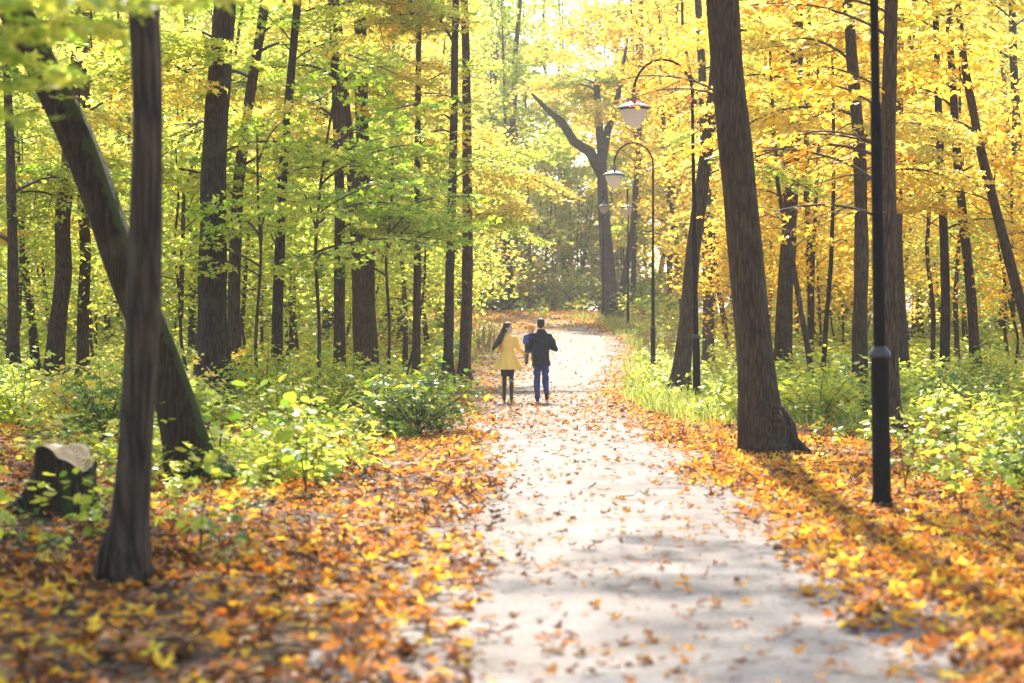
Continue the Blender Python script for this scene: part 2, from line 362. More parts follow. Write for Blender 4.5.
# ------------------------------------------------------------------ branches and crowns
def bough_mesh(name, seed, L=3.2, leaf=.13, dense=1.0, shape=MAPLE7, droop=.24):
    rs = np.random.default_rng(seed); mb = MB(); P_, N_, T_ = [], [], []
    def limb(p0, az, el, ln, r0, lvl):
        k = max(4, int(ln / .14)); pts = [np.array(p0, float)]
        a, e = az, el
        for q in range(k):
            a += rs.normal(0, .07); e -= (droop * 1.9 + rs.normal(0, .10)) * ln / k * (1.0 if e > -.25 else .15)
            pts.append(pts[-1] + ln / k * np.array([math.cos(a) * math.cos(e), math.sin(a) * math.cos(e), math.sin(e)]))
        pts = np.array(pts); rr = np.linspace(r0, max(.0022, r0 * .22), k + 1)
        add_tube(mb, pts, rr, 5 if lvl else 7, 1, cap=False)
        if lvl < 2:
            s = .45 if lvl == 0 else .16; side = rs.choice([-1, 1]); step = .24 if lvl == 0 else .19
            while s < ln * .96:
                q = s / ln * k; i0 = min(int(q), k - 1); p = pts[i0] + (pts[i0 + 1] - pts[i0]) * (q - i0)
                l2 = (ln - s) * rs.uniform(.42, .66) + .2
                limb(p, az + side * rs.uniform(.6, 1.05), e * .3 + rs.normal(.08, .16), l2, rr[i0] * .5, lvl + 1)
                side = -side; s += step * rs.uniform(.7, 1.35)
        if lvl >= 1:
            s = .08
            while s < ln:
                q = s / ln * k; i0 = min(int(q), k - 1); p = pts[i0] + (pts[i0 + 1] - pts[i0]) * (q - i0)
                for sg in (-1, 1):
                    if rs.random() < .8 * dense:
                        aa = a + sg * rs.uniform(.5, 1.3); d = np.array([math.cos(aa), math.sin(aa), rs.normal(-.1, .3)])
                        P_.append(p + d * leaf * rs.uniform(.25, .7)); T_.append(d + [0, 0, -.6])
                        N_.append(np.array([rs.normal(0, .65), rs.normal(0, .65), 1.0]))
                s += .115 * rs.uniform(.7, 1.4)
            P_.append(pts[-1]); T_.append(pts[-1] - pts[-2]); N_.append(np.array([rs.normal(0, .4), rs.normal(0, .4), 1.0]))
    limb((0, 0, 0), 0, .62, L, .010 * L, 0)
    P, N, T = np.array(P_), np.array(N_), np.array(T_)
    add_leaves(mb, P, N, leaf * rs.uniform(.65, 1.2, len(P)), shape, .16, rs, 0, fan=len(shape) > 10, tip=T)
    return mb.mesh(name, [LEAF['yellow'], TWIG])
BOUGH = [bough_mesh('branch', 100 + k, 3.1 + .25 * (k % 3), .135, .95) for k in range(6)]
BOUGH_S = [bough_mesh('branch', 200 + k, 1.9, .12, 1.0) for k in range(4)]
BOUGH_N = [bough_mesh('branch', 300 + k, 1.7, .135, .9, MAPLE) for k in range(3)]
BOUGH_SP = [bough_mesh('branch', 400 + k, 2.6, .10, .16) for k in range(3)]       # almost bare
def crown_mesh(name, seed, H=12., rad=3.6, leaf=.17, n=5200, z0=0.0):
    """crown of layered leaf sprays hung on limbs, its axis at the origin"""
    rs = np.random.default_rng(seed); mb = MB(); Ps, Ns = [], []
    nb = 44
    add_tube(mb, [(0, 0, 0), (rs.normal(0, .1), rs.normal(0, .1), H * .5), (rs.normal(0, .3), rs.normal(0, .3), H * .93)], np.array([.026, .017, .005]) * rad, 6, 1, cap=False)
    for b in range(nb):
        t_ = (b + rs.random()) / nb; h = H * t_
        prof = (.55 + .45 * math.sin(math.pi * min(1, t_ * 1.1 + .08))) * (1 - .55 * max(0, t_ - .7) / .3)
        ln = rad * prof * rs.uniform(.6, 1.15); az = b * 2.4 + rs.normal(0, .5); el = rs.uniform(.15, 1.05)
        d = np.array([math.cos(az), math.sin(az), 0]); k = 7
        s = np.linspace(0, 1, k); pts = np.array([0, 0, h]) + np.outer(s * ln, d) + np.outer((math.sin(el) * s - .3 * s ** 2) * ln, [0, 0, 1])
        pts[1:] += rs.normal(0, .05 * ln / 3, (k - 1, 3))
        add_tube(mb, pts, np.linspace(.0065, .0018, k) * rad, 4, 1, cap=False)
        m_ = int(n / nb * ln / rad * 1.15)
        # leaves in three to five flat sprays along the limb
        ns = rs.integers(3, 6)
        for q in range(ns):
            c = pts[min(k - 1, int((.35 + .65 * (q + .5) / ns) * (k - 1) + .5))] + rs.normal(0, .22, 3) * [1, 1, .6]
            mm = m_ // ns; rr = np.sqrt(rs.random(mm)) * rs.uniform(.5, 1.05); th = rs.random(mm) * 2 * math.pi
            tilt = rs.normal(0, .22, 2)
            x, y = rr * np.cos(th), rr * np.sin(th) * .8
            Ps.append(np.stack([c[0] + x, c[1] + y, c[2] + x * tilt[0] + y * tilt[1] - .22 * rr ** 2 + rs.normal(0, .17, mm)], -1))
            Ns.append(np.stack([rs.normal(0, .65, mm), rs.normal(0, .65, mm), np.ones(mm)], -1))
    P, N = np.concatenate(Ps), np.concatenate(Ns)
    add_leaves(mb, P, N, leaf * rs.uniform(.6, 1.2, len(P)), MAPLE7, .15, rs, 0, fan=False)
    return mb.mesh(name, [LEAF['yellow'], TWIG])
CROWN_M = [crown_mesh('crown', 500 + k, 11, 3.0, .165, 6500) for k in range(4)]      # middle distance
CROWN_F = [crown_mesh('crown', 600 + k, 18, 4.4, .26, 7500) for k in range(4)]       # far wood
CROWN_S = [crown_mesh('crown', 700 + k, 4.7, 2.0, .13, 4200) for k in range(3)]      # understorey

def leaf_obj(name, me, parent, colour, loc, rot, sc):
    o = bpy.data.objects.new(name, me); link(o, parent); o.location = loc; o.rotation_euler = rot; o.scale = (sc,) * 3
    o.material_slots[0].link = 'OBJECT'; o.material_slots[0].material = LEAF[colour]
    return o
def trunk_mesh(P, rad, seed, bark, flare=1.0, n=None, lumps=1.0):
    """P: points relative to the base; rad: radius at each; root flare with lobes at the foot"""
    rs = np.random.default_rng(seed)
    P = np.array(P, float); rad = np.array(rad, float)
    s = np.concatenate([[0], np.cumsum(np.linalg.norm(np.diff(P, axis=0), axis=1))])
    N = int(min(90, max(18, s[-1] / .16)))
    q = (np.linspace(0, 1, N) ** 1.25) * s[-1]
    # smooth the polyline
    Q = np.stack([np.interp(q, s, P[:, i]) for i in range(3)], -1); rr = np.interp(q, s, rad)
    for _ in range(max(2, N // 12)):
        Q[1:-1] = .25 * Q[:-2] + .5 * Q[1:-1] + .25 * Q[2:]
    Q[0, 2] = min(Q[0, 2], 0) - .15
    fl = np.exp(-np.maximum(q, 0) / (.46 * rad[0] / .25 + .05)) * flare
    ph = rs.random(6) * 6.28; nl = rs.integers(4, 7)
    def wob(k, a):
        f = fl[k]; h = q[k]
        lob = .5 + .5 * np.cos(nl * a + ph[0] + .6 * np.sin(2 * a + ph[1]))
        base = 1 + f * (.45 + .75 * lob ** 1.5)
        return base * (1 + lumps * (.05 * np.sin(3 * a + h * 1.1 + ph[2]) + .035 * np.sin(5 * a - h * 2.3 + ph[3]) + .03 * np.sin(h * 3.7 + ph[4]) + .02 * np.sin(9 * a + h * .8 + ph[5])))
    mb = MB(); add_tube(mb, Q, rr, n or (26 if rad[0] > .12 else 14), 0, wob, cap=True)
    return mb, Q, q
TREES = []
def tree(name, pts, wpx, Y, label, group=None, bark='brown', H=13., boughs=(), flare=1.0, seed=None, cat='tree', extra=None, taper=.6):
    """pts: pixel points of the trunk axis from its foot up, wpx: trunk width in pixels at about chest height.  boughs: list of tuples"""
    seed = seed if seed is not None else len(TREES) * 13 + 5
    rs = np.random.default_rng(seed)
    base = np.array(at(pts[0][0], pts[0][1], Y)); base[2] = float(gzb(base[0], base[1]))
    pm = F / Y; r0 = wpx / pm / 2 * (.92 if Y > 30 else .96)
    W = [np.zeros(3)]
    for (px, row) in pts[1:]:
        p = np.array(at(px, row, Y)) - base
        if p[2] > W[-1][2] + .1: W.append(p)
    # carry the trunk on above the picture
    d = W[-1] - W[-2]; d = d / np.linalg.norm(d); d = d * .5 + np.array([0, 0, .5]); d[0] += rs.normal(0, .03); d[1] += rs.normal(0, .05); d /= d[2]
    while W[-1][2] < H - .3:
        st = min(2.5, H - W[-1][2]); W.append(W[-1] + d * st + np.array([rs.normal(0, .06), rs.normal(0, .08), 0]))
    W = np.array(W)
    for k in range(1, len(W)): W[k, 1] += .06 * W[k, 2] * math.sin(seed + W[k, 2] * .3)
    rad = r0 * (1 - (1 - (1 - taper)) * np.clip(W[:, 2] / max(H, 8), 0, 1) * 1.0)
    root = empty(name, base, label=label, cat=cat, group=group)
    mb, Q, q = trunk_mesh(W, rad, seed, bark, flare)
    if extra: extra(mb, Q)
    mb.build('trunk', BARK[bark], root)
    def on(z):
        k = int(np.argmin(np.abs(Q[:, 2] - z))); return Q[k]
    nb = 0
    for (z0, z1, cnt, kind, cols, azr, sc) in boughs:
        lib = {'L': BOUGH, 'S': BOUGH_S, 'N': BOUGH_N, 'B': BOUGH_SP}[kind]
        for i in range(cnt):
            z = z0 + (z1 - z0) * (i + rs.random()) / cnt
            a = rs.uniform(*azr) if azr else rs.uniform(0, 360)
            p = on(z)
            leaf_obj('branch', lib[rs.integers(len(lib))], root, cols[rs.integers(len(cols))], p, (rs.normal(0, .12), rs.normal(-.05, .12), R(a)), sc * rs.uniform(.85, 1.15)); nb += 1
    TREES.append((base[0], base[1], root))
    return root

Yd = depth_of
G, LI, YE, GO, OR = 'green', 'lime', 'yellow', 'gold', 'orange'
# ---- near trees on the left
def roots_r1(mb, Q):
    for a, l, r_ in ((-15, .55, .12), (-65, .44, .11), (40, .6, .10), (-120, .42, .10), (175, .38, .10), (95, .6, .10)):
        d = np.array([math.cos(R(a)), math.sin(R(a)), 0]); add_tube(mb, [d * .12 + [0, 0, .55], d * .24 + [0, 0, .30], d * l * .55 + [0, 0, .12], d * l * .8 + [0, 0, .03], d * l * 1.1 + [0, 0, -.08]], [r_ * .9, r_ * 1.05, r_ * .9, r_ * .6, r_ * .3], 12)
def roots_t1(mb, Q):
    for a, l, r_ in ((-30, .26, .05), (-100, .24, .055), (-165, .30, .05), (60, .4, .05), (130, .3, .05)):
        d = np.array([math.cos(R(a)), math.sin(R(a)), 0]); add_tube(mb, [d * .07 + [0, 0, .35], d * .12 + [0, 0, .18], d * l * .55 + [0, 0, .06], d * l + [0, 0, -.05]], [r_ * .8, r_, r_ * .8, r_ * .3], 10)
tree('maple_tree', [(125, 590), (129, 540), (137, 450), (147, 300), (150, 100), (144, 0)], 37, 12.4,
     'slim grey-brown trunk standing in front of the leaning mossy tree', bark='smooth', H=11, taper=.45, flare=.8, extra=roots_t1,
     boughs=[(4.8, 8.5, 7, 'L', [LI, YE, G], (40, 200), 1.3)])  # boughs above the view, added to throw shade on the left foreground
def root_t2(mb, Q):
    add_tube(mb, [(.10, -.05, .22), (.34, -.12, .10), (.55, -.2, .02), (.8, -.3, -.08)], [.15, .11, .07, .04], 10)
tree('maple_tree', [(196, 478), (184, 430), (175, 395), (158, 345), (138, 300), (120, 258), (103, 205), (78, 140), (50, 88), (31, 50), (4, 0), (-16, -60), (-30, -140)], 40, 20.8,
     'thick dark trunk with green moss leaning far to the left', bark='mossy', H=11, extra=root_t2, flare=.7, taper=.35,
     boughs=[(5.2, 10, 17, 'L', [LI, YE, G, LI], (-75, 80), 1.4)])  # unseen high boughs, put in to darken the ground at lower left
# ---- left middle
tree('maple_tree', [(213, 408), (212, 300), (211, 200), (216, 80), (222, 0)], 33, 38, 'stout dark trunk rising just right of the crossed near trunks', bark='dark', H=16,
     boughs=[(4.6, 9, 9, 'L', [LI, YE, LI], None, 1.1), (9, 15, 6, 'L', [YE, LI], None, 1.2)])
tree('maple_tree', [(238, 392), (233, 300), (236, 180), (250, 80), (264, 0)], 15, 43, 'thinner trunk curving right behind the stout dark one', H=15, boughs=[(4, 8.5, 7, 'L', [YE, LI], None, 1)])
tree('maple_tree', [(276, 402), (277, 300), (281, 180), (291, 60), (297, 0)], 13, 42, 'slender straight trunk leaning slightly right, with dark upper branches', H=13, bark='dark', boughs=[(2.9, 8, 8, 'S', [LI, G, YE], None, 1.1)])
tree('maple_tree', [(340, 390), (339, 300), (339, 200), (336, 90), (333, 0)], 13, 45, 'straight brown trunk, left of the close-set trio beside the big bush', H=16, boughs=[(3.4, 5.2, 5, 'L', [LI, LI, G], (-80, 100), .8), (5.4, 13, 7, 'L', [YE, LI], None, 1.1)])
tree('maple_tree', [(362, 372), (358, 300), (354, 200), (347, 120), (341, 50), (336, 0)], 15, 52, 'middle trunk of the close-set trio, tilted left as it rises', H=17, boughs=[(5.2, 13, 8, 'L', [LI, YE, YE], None, 1.2)])
tree('maple_tree', [(370, 368), (367, 300), (364, 180), (362, 60), (361, 0)], 19, 54, 'wide trunk on the right of the close-set trio', H=17, boughs=[(3.6, 6, 6, 'L', [LI, G, LI], (-90, 90), .95), (6.2, 14, 9, 'L', [LI, YE], None, 1.2)])
tree('maple_tree', [(416, 366), (417, 280), (418, 180), (419, 60), (421, 0)], 9.5, 55, 'slender upright trunk with short side branches, behind the big round bush', H=14, boughs=[(5, 12, 12, 'S', [YE, YE, LI], None, 1.2)])
tree('maple_tree', [(405, 360), (406, 320), (403, 270), (398, 200)], 6, 60, 'very thin stem just left of the slender upright trunk', H=8, boughs=[(3.5, 8, 8, 'S', [LI, YE], None, 1.2)])
tree('maple_tree', [(448, 368), (449, 300), (453, 180), (455, 60), (456, 0)], 11, 54, 'dark trunk, left one of the pair nearest the woman', bark='dark', H=17, boughs=[(3.6, 6, 5, 'L', [YE, LI], (-80, 90), .8), (6, 15, 8, 'L', [YE, YE, LI], (100, 260), 1.2)])
tree('maple_tree', [(464, 366), (467, 300), (468, 200), (466, 60), (464, 0)], 13, 56, 'brown trunk, right one of the pair nearest the woman', H=17, boughs=[(4.4, 7, 6, 'L', [YE, LI], (-80, 90), .9), (7, 15, 8, 'L', [YE, YE, GO], (100, 260), 1.2)])
tree('young_maple', [(318, 404), (320, 330), (316, 250), (322, 180)], 4.5, 39, 'thin-stemmed young maple with bright green leaf sprays before the close-set trio', H=6.2, bark='smooth', boughs=[(2.4, 5.6, 9, 'S', [G, G, LI], (-110, 60), 1.35)])
tree('young_maple', [(388, 398), (390, 330), (386, 260), (392, 200)], 4, 44, 'thin-stemmed young maple with bright green leaves above the big round bush', H=5.6, bark='smooth', boughs=[(2.7, 5.2, 9, 'S', [G, LI, G], None, 1.3)])
tree('young_maple', [(258, 408), (256, 340), (262, 260), (258, 190)], 4, 38, 'thin-stemmed young maple with green sprays right of the stout dark trunk', H=5.4, bark='smooth', boughs=[(2.3, 4.8, 7, 'S', [G, LI, LI], None, 1.15)])
# ---- far left group
tree('maple_tree', [(11, 385), (14, 300), (12, 220), (6, 120), (0, 40)], 13, 44, 'brown trunk standing closest to the left edge of the wood', H=14, boughs=[(3.4, 10, 9, 'L', [LI, YE, G], None, 1)])
tree('maple_tree', [(38, 375), (30, 300), (20, 250), (14, 180), (12, 100)], 10, 52, 'tilted thin trunk crossing beside the leftmost trunk', H=13, bark='dark', boughs=[(4, 11, 7, 'L', [LI, YE], None, 1)])
tree('maple_tree', [(52, 385), (57, 320), (64, 270), (60, 220), (66, 160), (72, 60)], 20, 46, 'crooked trunk with an elbow bend, left of the mossy leaning one', H=15, boughs=[(4, 10, 9, 'L', [LI, YE], None, 1.05)])
tree('maple_tree', [(83, 380), (82, 320), (84, 250), (80, 200), (83, 100)], 14, 50, 'brown trunk seen right behind the crooked elbow trunk', H=15, boughs=[(4, 11, 8, 'L', [YE, GO, LI], None, 1)])
tree('maple_tree', [(192, 360), (191, 300), (193, 200), (190, 90)], 9, 66, 'thin hazy trunk seen left of the stout dark trunk', H=14, bark='grey', boughs=[(4, 12, 9, 'L', [YE, LI], None, 1.1)])
# ---- right side
tree('maple_tree', [(768, 452), (761, 420), (754, 340), (748, 270), (740, 190), (733, 110), (728, 50), (724, 0)], 38, 25.5,
     'big leaning brown trunk with a wide mossy foot beside the path', bark='mossbase', H=15, flare=.7, extra=roots_r1, taper=.35, boughs=[(6.5, 13, 6, 'L', [YE, GO], (-60, 60), 1.1), (8.5, 13.5, 4, 'S', [YE, GO], (120, 240), 1.3), (4.3, 4.7, 2, 'B', [OR], (168, 190), .62)])  # the path-side upper boughs are added out of view to dapple the near path
tree('maple_tree', [(891, 436), (890, 300), (889, 150), (889, 0)], 19, 29.5, 'straight trunk standing right behind the near black lamp post', H=14, bark='brown',
     boughs=[(2.6, 4.8, 4, 'B', [GO, OR], (150, 200), 1.0), (4.0, 6.5, 5, 'S', [GO, YE, OR], (150, 210), 1.2), (6.5, 12, 6, 'L', [GO, YE], None, 1.1)])
tree('maple_tree', [(680, 392), (686, 330), (693, 250), (701, 190), (710, 120), (716, 40)], 18, 46, 'brown trunk leaning right behind the tall lamp post', H=15, boughs=[(4.4, 12, 8, 'L', [YE, LI, GO], (-95, 80), 1)])
tree('maple_tree', [(708, 362), (709, 300), (706, 230), (704, 150)], 13, 60, 'greyer straight trunk between the leaning trunk and the big mossy-footed one', bark='grey', H=16, boughs=[(4, 13, 9, 'L', [YE, LI], (-95, 95), 1)])
tree('maple_tree', [(781, 372), (784, 300), (788, 240), (791, 170), (794, 80), (797, 0)], 19, 52, 'thick brown trunk in the golden wood just right of the big mossy-footed one', H=15, boughs=[(4.6, 13, 14, 'L', [GO, YE, GO], None, 1)])
tree('maple_tree', [(816, 392), (806, 340), (798, 300), (788, 240), (776, 190)], 7, 45, 'thin bent stem slanting across the thick trunk in the golden wood', H=8, bark='smooth', boughs=[(3.2, 7, 7, 'S', [GO, YE], None, 1)])
tree('maple_tree', [(822, 386), (825, 330), (830, 265), (832, 180)], 6, 48, 'thin upright stem midway between two brown trunks right of the path', H=9, bark='dark', boughs=[(3.4, 9, 9, 'S', [GO, YE, OR], None, 1.1)])
tree('maple_tree', [(862, 406), (859, 340), (860, 250), (858, 150), (851, 40)], 17, 40, 'brown trunk just left of the near black lamp post', H=15, boughs=[(4.2, 8, 9, 'L', [GO, YE, YE], None, .95), (8, 14, 5, 'L', [GO, YE], None, 1.1)])
tree('maple_tree', [(905, 370), (900, 310), (897, 240), (899, 150)], 12, 56, 'grey trunk just right of the near black lamp post', bark='grey', H=15, boughs=[(4.4, 13, 9, 'L', [YE, GO], None, 1)])
tree('maple_tree', [(944, 372), (945, 300), (943, 200), (941, 80), (940, 0)], 11, 54, 'dark upright trunk among the plants on the right', bark='dark', H=15, boughs=[(4, 13, 9, 'L', [YE, GO, LI], None, 1)])
tree('maple_tree', [(977, 372), (972, 310), (966, 240), (960, 160), (954, 40)], 12, 54, 'reddish brown trunk curving slightly left behind the plants', H=15, boughs=[(4, 13, 10, 'L', [YE, GO], None, 1)])
tree('maple_tree', [(1042, 402), (1028, 330), (1008, 250), (986, 160), (968, 60), (962, 0)], 13, 40, 'slanting trunk leaning in from the right edge', H=12, bark='brown', boughs=[(3.8, 6.8, 7, 'S', [GO, OR, YE], (90, 270), 1.1), (6.8, 11, 5, 'L', [GO, YE], None, 1)])
tree('maple_tree', [(932, 362), (934, 310), (928, 250), (934, 180)], 6, 60, 'crooked thin stem left of the dark upright trunk', H=10, boughs=[(4, 10, 8, 'S', [YE, LI], None, 1.2)])
tree('maple_tree', [(958, 364), (956, 300), (960, 250), (965, 180)], 6, 62, 'thin stem between the dark trunk and the reddish brown trunk', H=10, boughs=[(4, 10, 8, 'S', [YE, GO], None, 1.2)])
tree('maple_tree', [(1036, 360), (1028, 260), (1018, 150), (1008, 40)], 13, 68, 'pale hazy trunk leaning left near the right edge', bark='grey', H=18, boughs=[(5, 16, 12, 'L', [YE, LI], None, 1.2)])
# ---- the forked tree at the end of the path, beside the last lamps
def fork(mb, Q):
    k = int(np.argmin(np.abs(Q[:, 2] - 7.9))); b = Q[k]
    add_tube(mb, [b, b + [-.7, .1, 1.3], b + [-1.6, .1, 1.9], b + [-2.3, 0, 3.0], b + [-3.0, 0, 3.6], b + [-4.0, 0, 4.6]], [.34, .30, .27, .22, .16, .08], 14)
    add_tube(mb, [b + [0, 0, .8], b + [.3, .2, 2.4], b + [.9, .2, 4.5], b + [1.5, .3, 8]], [.25, .22, .16, .06], 12)
tree('forked_tree', [(613, 312), (607, 260), (603, 200), (601, 150), (598, 120)], 17, 113, 'big hazy tree with a forked top at the bend of the path', H=13, bark='grey', extra=fork, flare=.6,  # paler grey bark colour stands in for haze over this far trunk
     boughs=[(11.2, 14.5, 9, 'L', [YE, LI], None, 1.4)])

# ------------------------------------------------------------------ crowns beyond: repeats
def simple_tree(name, x, y, H, r, crown, colour, zc, cs, label, group, seed, bark='grey', lean=0, cat='tree', lean_y=0, nseg=12):
    rs = np.random.default_rng(seed); z = float(gzb(x, y))
    root = empty(name, (x, y, z), label=label, cat=cat, group=group)
    top = np.array([lean, lean_y, H]); k = 7; s = np.linspace(0, 1, k)
    P = np.outer(s, top) + np.stack([np.cumsum(rs.normal(0, .015 * H, k)), np.cumsum(rs.normal(0, .01 * H, k)), np.zeros(k)], -1) * np.array([1, 1, 0]) * (s > 0)[:, None]
    mb, Q, q = trunk_mesh(P, r * (1 - .65 * s), seed, bark, .7, n=nseg)
    mb.build('trunk', BARK[bark], root)
    i = int(np.argmin(np.abs(Q[:, 2] - zc)))
    leaf_obj('crown', crown, root, colour, Q[i], (rs.normal(0, .04), rs.normal(0, .04), rs.random() * 6.28), cs)
    return root
def col_for(x, y, rs):
    u = x / (y * 512 / F) + rs.normal(0, .25)
    if u < -.45: return rs.choice([LI, YE, LI, G, LI])
    if u < .15: return rs.choice([YE, LI, LI, YE])
    return rs.choice([YE, GO, YE, GO, LI])
rs = np.random.default_rng(42)
placed = []
def free(x, y, dmin):
    for (a, b) in placed:
        if (a - x) ** 2 + (b - y) ** 2 < dmin ** 2: return False
    for (a, b, _) in TREES:
        if (a - x) ** 2 + (b - y) ** 2 < (dmin * .6) ** 2: return False
    return True
def scatter(n, y0, y1, pathclear, dmin, margin=1.08):
    out = []; tries = 0
    while len(out) < n and tries < 8000:
        tries += 1
        y = y0 + (y1 - y0) * rs.random(); x = (rs.random() * 2 - 1) * (y * 512 / F * margin + 1)
        if y < 134 and abs(x - path_x(y)) < pathclear: continue
        if 96 <= y < 112 and 575 < 512 + x * F / y < 655: continue
        if 44 < y < 98 and 562 < 512 + x * F / y < 668: continue
        if 104 < y < 140 and x < path_x(min(y, 134)) + pathclear and path_d(x, y) < 6: continue
        if not free(x, y, dmin): continue
        placed.append((x, y)); out.append((x, y))
    return out
# understorey maples, 4 to 7 m, leaves low enough to fill the middle band
for i, (x, y) in enumerate(scatter(54, 48, 92, 4.4, 2.3)):
    H = rs.uniform(4.5, 7.5); left = x < path_x(y)
    simple_tree('young_maple', x, y, H, rs.uniform(.035, .07), CROWN_S[i % 3], (rs.choice([LI, YE, LI, LI, G]) if left else rs.choice([YE, GO, LI])), H * .26, H / 5.6 * 1.05,
                'slim young maple with layered yellow-green leaves left of the path' if left else 'slim young maple with layered golden leaves right of the path',
                'young maples under the tall trees left of the path' if left else 'young maples under the tall trees right of the path', 900 + i, 'smooth', lean=rs.normal(0, .4))
# middle wood
for i, (x, y) in enumerate(scatter(66, 60, 108, 5.2, 2.7)):
    H = rs.uniform(13, 19); left = x < path_x(y)
    simple_tree('maple_tree', x, y, H, rs.choice([.06, .08, .11, .15, .2]) * rs.uniform(.85, 1.15), CROWN_M[i % 4], col_for(x, y, rs), H - 12.0 + rs.uniform(-1.5, 1), rs.uniform(1.0, 1.25),
                'hazy yellow-leaved tree in the middle of the wood left of the path' if left else 'hazy golden-leaved tree in the middle of the wood right of the path',
                'hazy trees in the middle of the wood left of the path' if left else 'hazy trees in the middle of the wood right of the path', 1200 + i, rs.choice(['grey', 'brown', 'dark']), lean=rs.normal(0, .8))
# far wood behind the bend
for i, (x, y) in enumerate(scatter(104, 112, 195, 6.0, 3.9)):
    H = rs.uniform(24, 32); cs_ = rs.uniform(1.15, 1.5)
    simple_tree('maple_tree', x, y, H, rs.uniform(.14, .3), CROWN_F[i % 4], col_for(x, y, rs), max(1.5, H - 18.5 * cs_), cs_,
                'pale distant tree in the far wood behind the bend of the path', 'distant trees behind the bend of the path', 1500 + i, rs.choice(['grey', 'brown']), lean=rs.normal(0, 1.0), nseg=10)

# ------------------------------------------------------------------ haze in the air under the trees
def box(name, x0, x1, y0, y1, z0, z1, m):
    V = [(x, y, z) for x in (x0, x1) for y in (y0, y1) for z in (z0, z1)]
    return MB().add(V, [[0, 1, 3, 2], [4, 6, 7, 5], [0, 4, 5, 1], [2, 3, 7, 6], [0, 2, 6, 4], [1, 5, 7, 3]], smooth=False).build(name, m)
m, t = mat('thin_haze')
pv = node(t, 'ShaderNodeVolumePrincipled'); pv.inputs['Color'].default_value = (.96, .95, .97, 1); pv.inputs['Density'].default_value = HAZE; pv.inputs['Anisotropy'].default_value = .3
o_ = node(t, 'ShaderNodeOutputMaterial'); t.links.new(pv.outputs[0], o_.inputs['Volume'])
tag(box('haze', -910, 910, -410, 2210, -3, 44, m), kind='stuff')

# ------------------------------------------------------------------ fallen leaves
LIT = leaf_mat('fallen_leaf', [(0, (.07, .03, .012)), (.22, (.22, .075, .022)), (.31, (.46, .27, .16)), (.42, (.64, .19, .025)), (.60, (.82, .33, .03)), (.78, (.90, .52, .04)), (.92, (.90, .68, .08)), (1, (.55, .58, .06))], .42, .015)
LITD = leaf_mat('fallen_leaf_on_path', [(0, (.12, .055, .025)), (.25, (.32, .13, .05)), (.45, (.50, .34, .23)), (.65, (.66, .24, .04)), (1, (.80, .42, .05))], .2, .015)
def noise2(x, y, s, seed):
    r_ = np.random.default_rng(seed); v = 0
    for k in range(6):
        a = r_.random() * 6.28; f = s * r_.uniform(.6, 2.2); v = v + np.sin(f * (x * math.cos(a) + y * math.sin(a)) + r_.random() * 6.28)
    return v / 3.4
def litter(n, y0, y1, dens, shape, size, fan, xm):
    x = rng.uniform(-1, 1, n); y = rng.uniform(y0, y1, n); x = x * (y * 512 / F * xm + 1.5)
    keep = rng.random(n) < dens(x, y); x, y = x[keep], y[keep]
    return x, y
def dens_side(x, y):
    e = x - path_x(y)
    edge_l = -1.32 + .22 * noise2(x * 0, y, 1.6, 3); edge_r = 1.30 + .25 * noise2(x * 0, y, 1.4, 4) - .10 * sstep(14, 9, y)
    d = np.maximum(edge_l - e, e - edge_r)
    base = sstep(-.45, .25, d)
    patch = .60 + .5 * noise2(x, y, 1.3, 5)
    patch = np.where(e < 0, patch * (.60 + .35 * sstep(13, 26, y)), patch + .25)
    return np.clip(base * np.clip(patch, .30, 1), 0, 1)
def dens_path(x, y):
    e = np.abs(x - path_x(y))
    b = .085 + .30 * np.exp(-((y - 37) / 6.5) ** 2) + .05 * np.clip(noise2(x, y, 1.1, 8), 0, 1) + .10 * sstep(.5, 1.4, e)
    return np.where(e < 1.75, b, 0) * (1 - .5 * sstep(55, 90, y))
def make_litter(name, specs, dens, m, lift):
    mb = MB()
    for (n, y0, y1, shape, size, fan, xm) in specs:
        x, y = litter(n, y0, y1, dens, shape, size, fan, xm)
        k = len(x); z = gzb(x, y) + np.where(path_d(x, y) < 1.75, .036, 0) + lift + np.abs(rng.normal(0, .012, k))
        N = np.stack([rng.normal(0, .28, k), rng.normal(0, .28, k), np.ones(k)], -1)
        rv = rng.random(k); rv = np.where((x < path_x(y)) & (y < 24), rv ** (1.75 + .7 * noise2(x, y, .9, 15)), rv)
        add_leaves(mb, np.stack([x, y, z], -1), N, size * rng.uniform(.32, 1.15, k), shape, .28, rng, 0, rnd=rv, fan=fan)
    tag(mb.build(name, m), kind='stuff')
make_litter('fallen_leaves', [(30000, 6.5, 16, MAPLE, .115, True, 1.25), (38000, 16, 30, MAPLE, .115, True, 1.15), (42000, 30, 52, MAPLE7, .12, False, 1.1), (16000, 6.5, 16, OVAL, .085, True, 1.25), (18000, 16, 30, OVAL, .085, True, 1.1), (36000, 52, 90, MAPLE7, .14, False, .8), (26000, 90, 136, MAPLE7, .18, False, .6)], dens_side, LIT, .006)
make_litter('fallen_leaves_on_path', [(20000, 6.5, 16, MAPLE, .078, True, 1.1), (28000, 16, 30, MAPLE, .085, True, 1.0), (36000, 30, 52, MAPLE7, .11, False, .9), (26000, 52, 110, MAPLE7, .13, False, .5)], dens_path, LITD, .006)
# a ragged cover right across the path where it bends out of sight
def dens_bend(x, y): return np.where((path_d(x, y) < 7), sstep(88, 104, y) * .8, 0)
make_litter('fallen_leaves_at_bend', [(30000, 88, 136, MAPLE7, .20, False, .6)], dens_bend, LIT, .03)

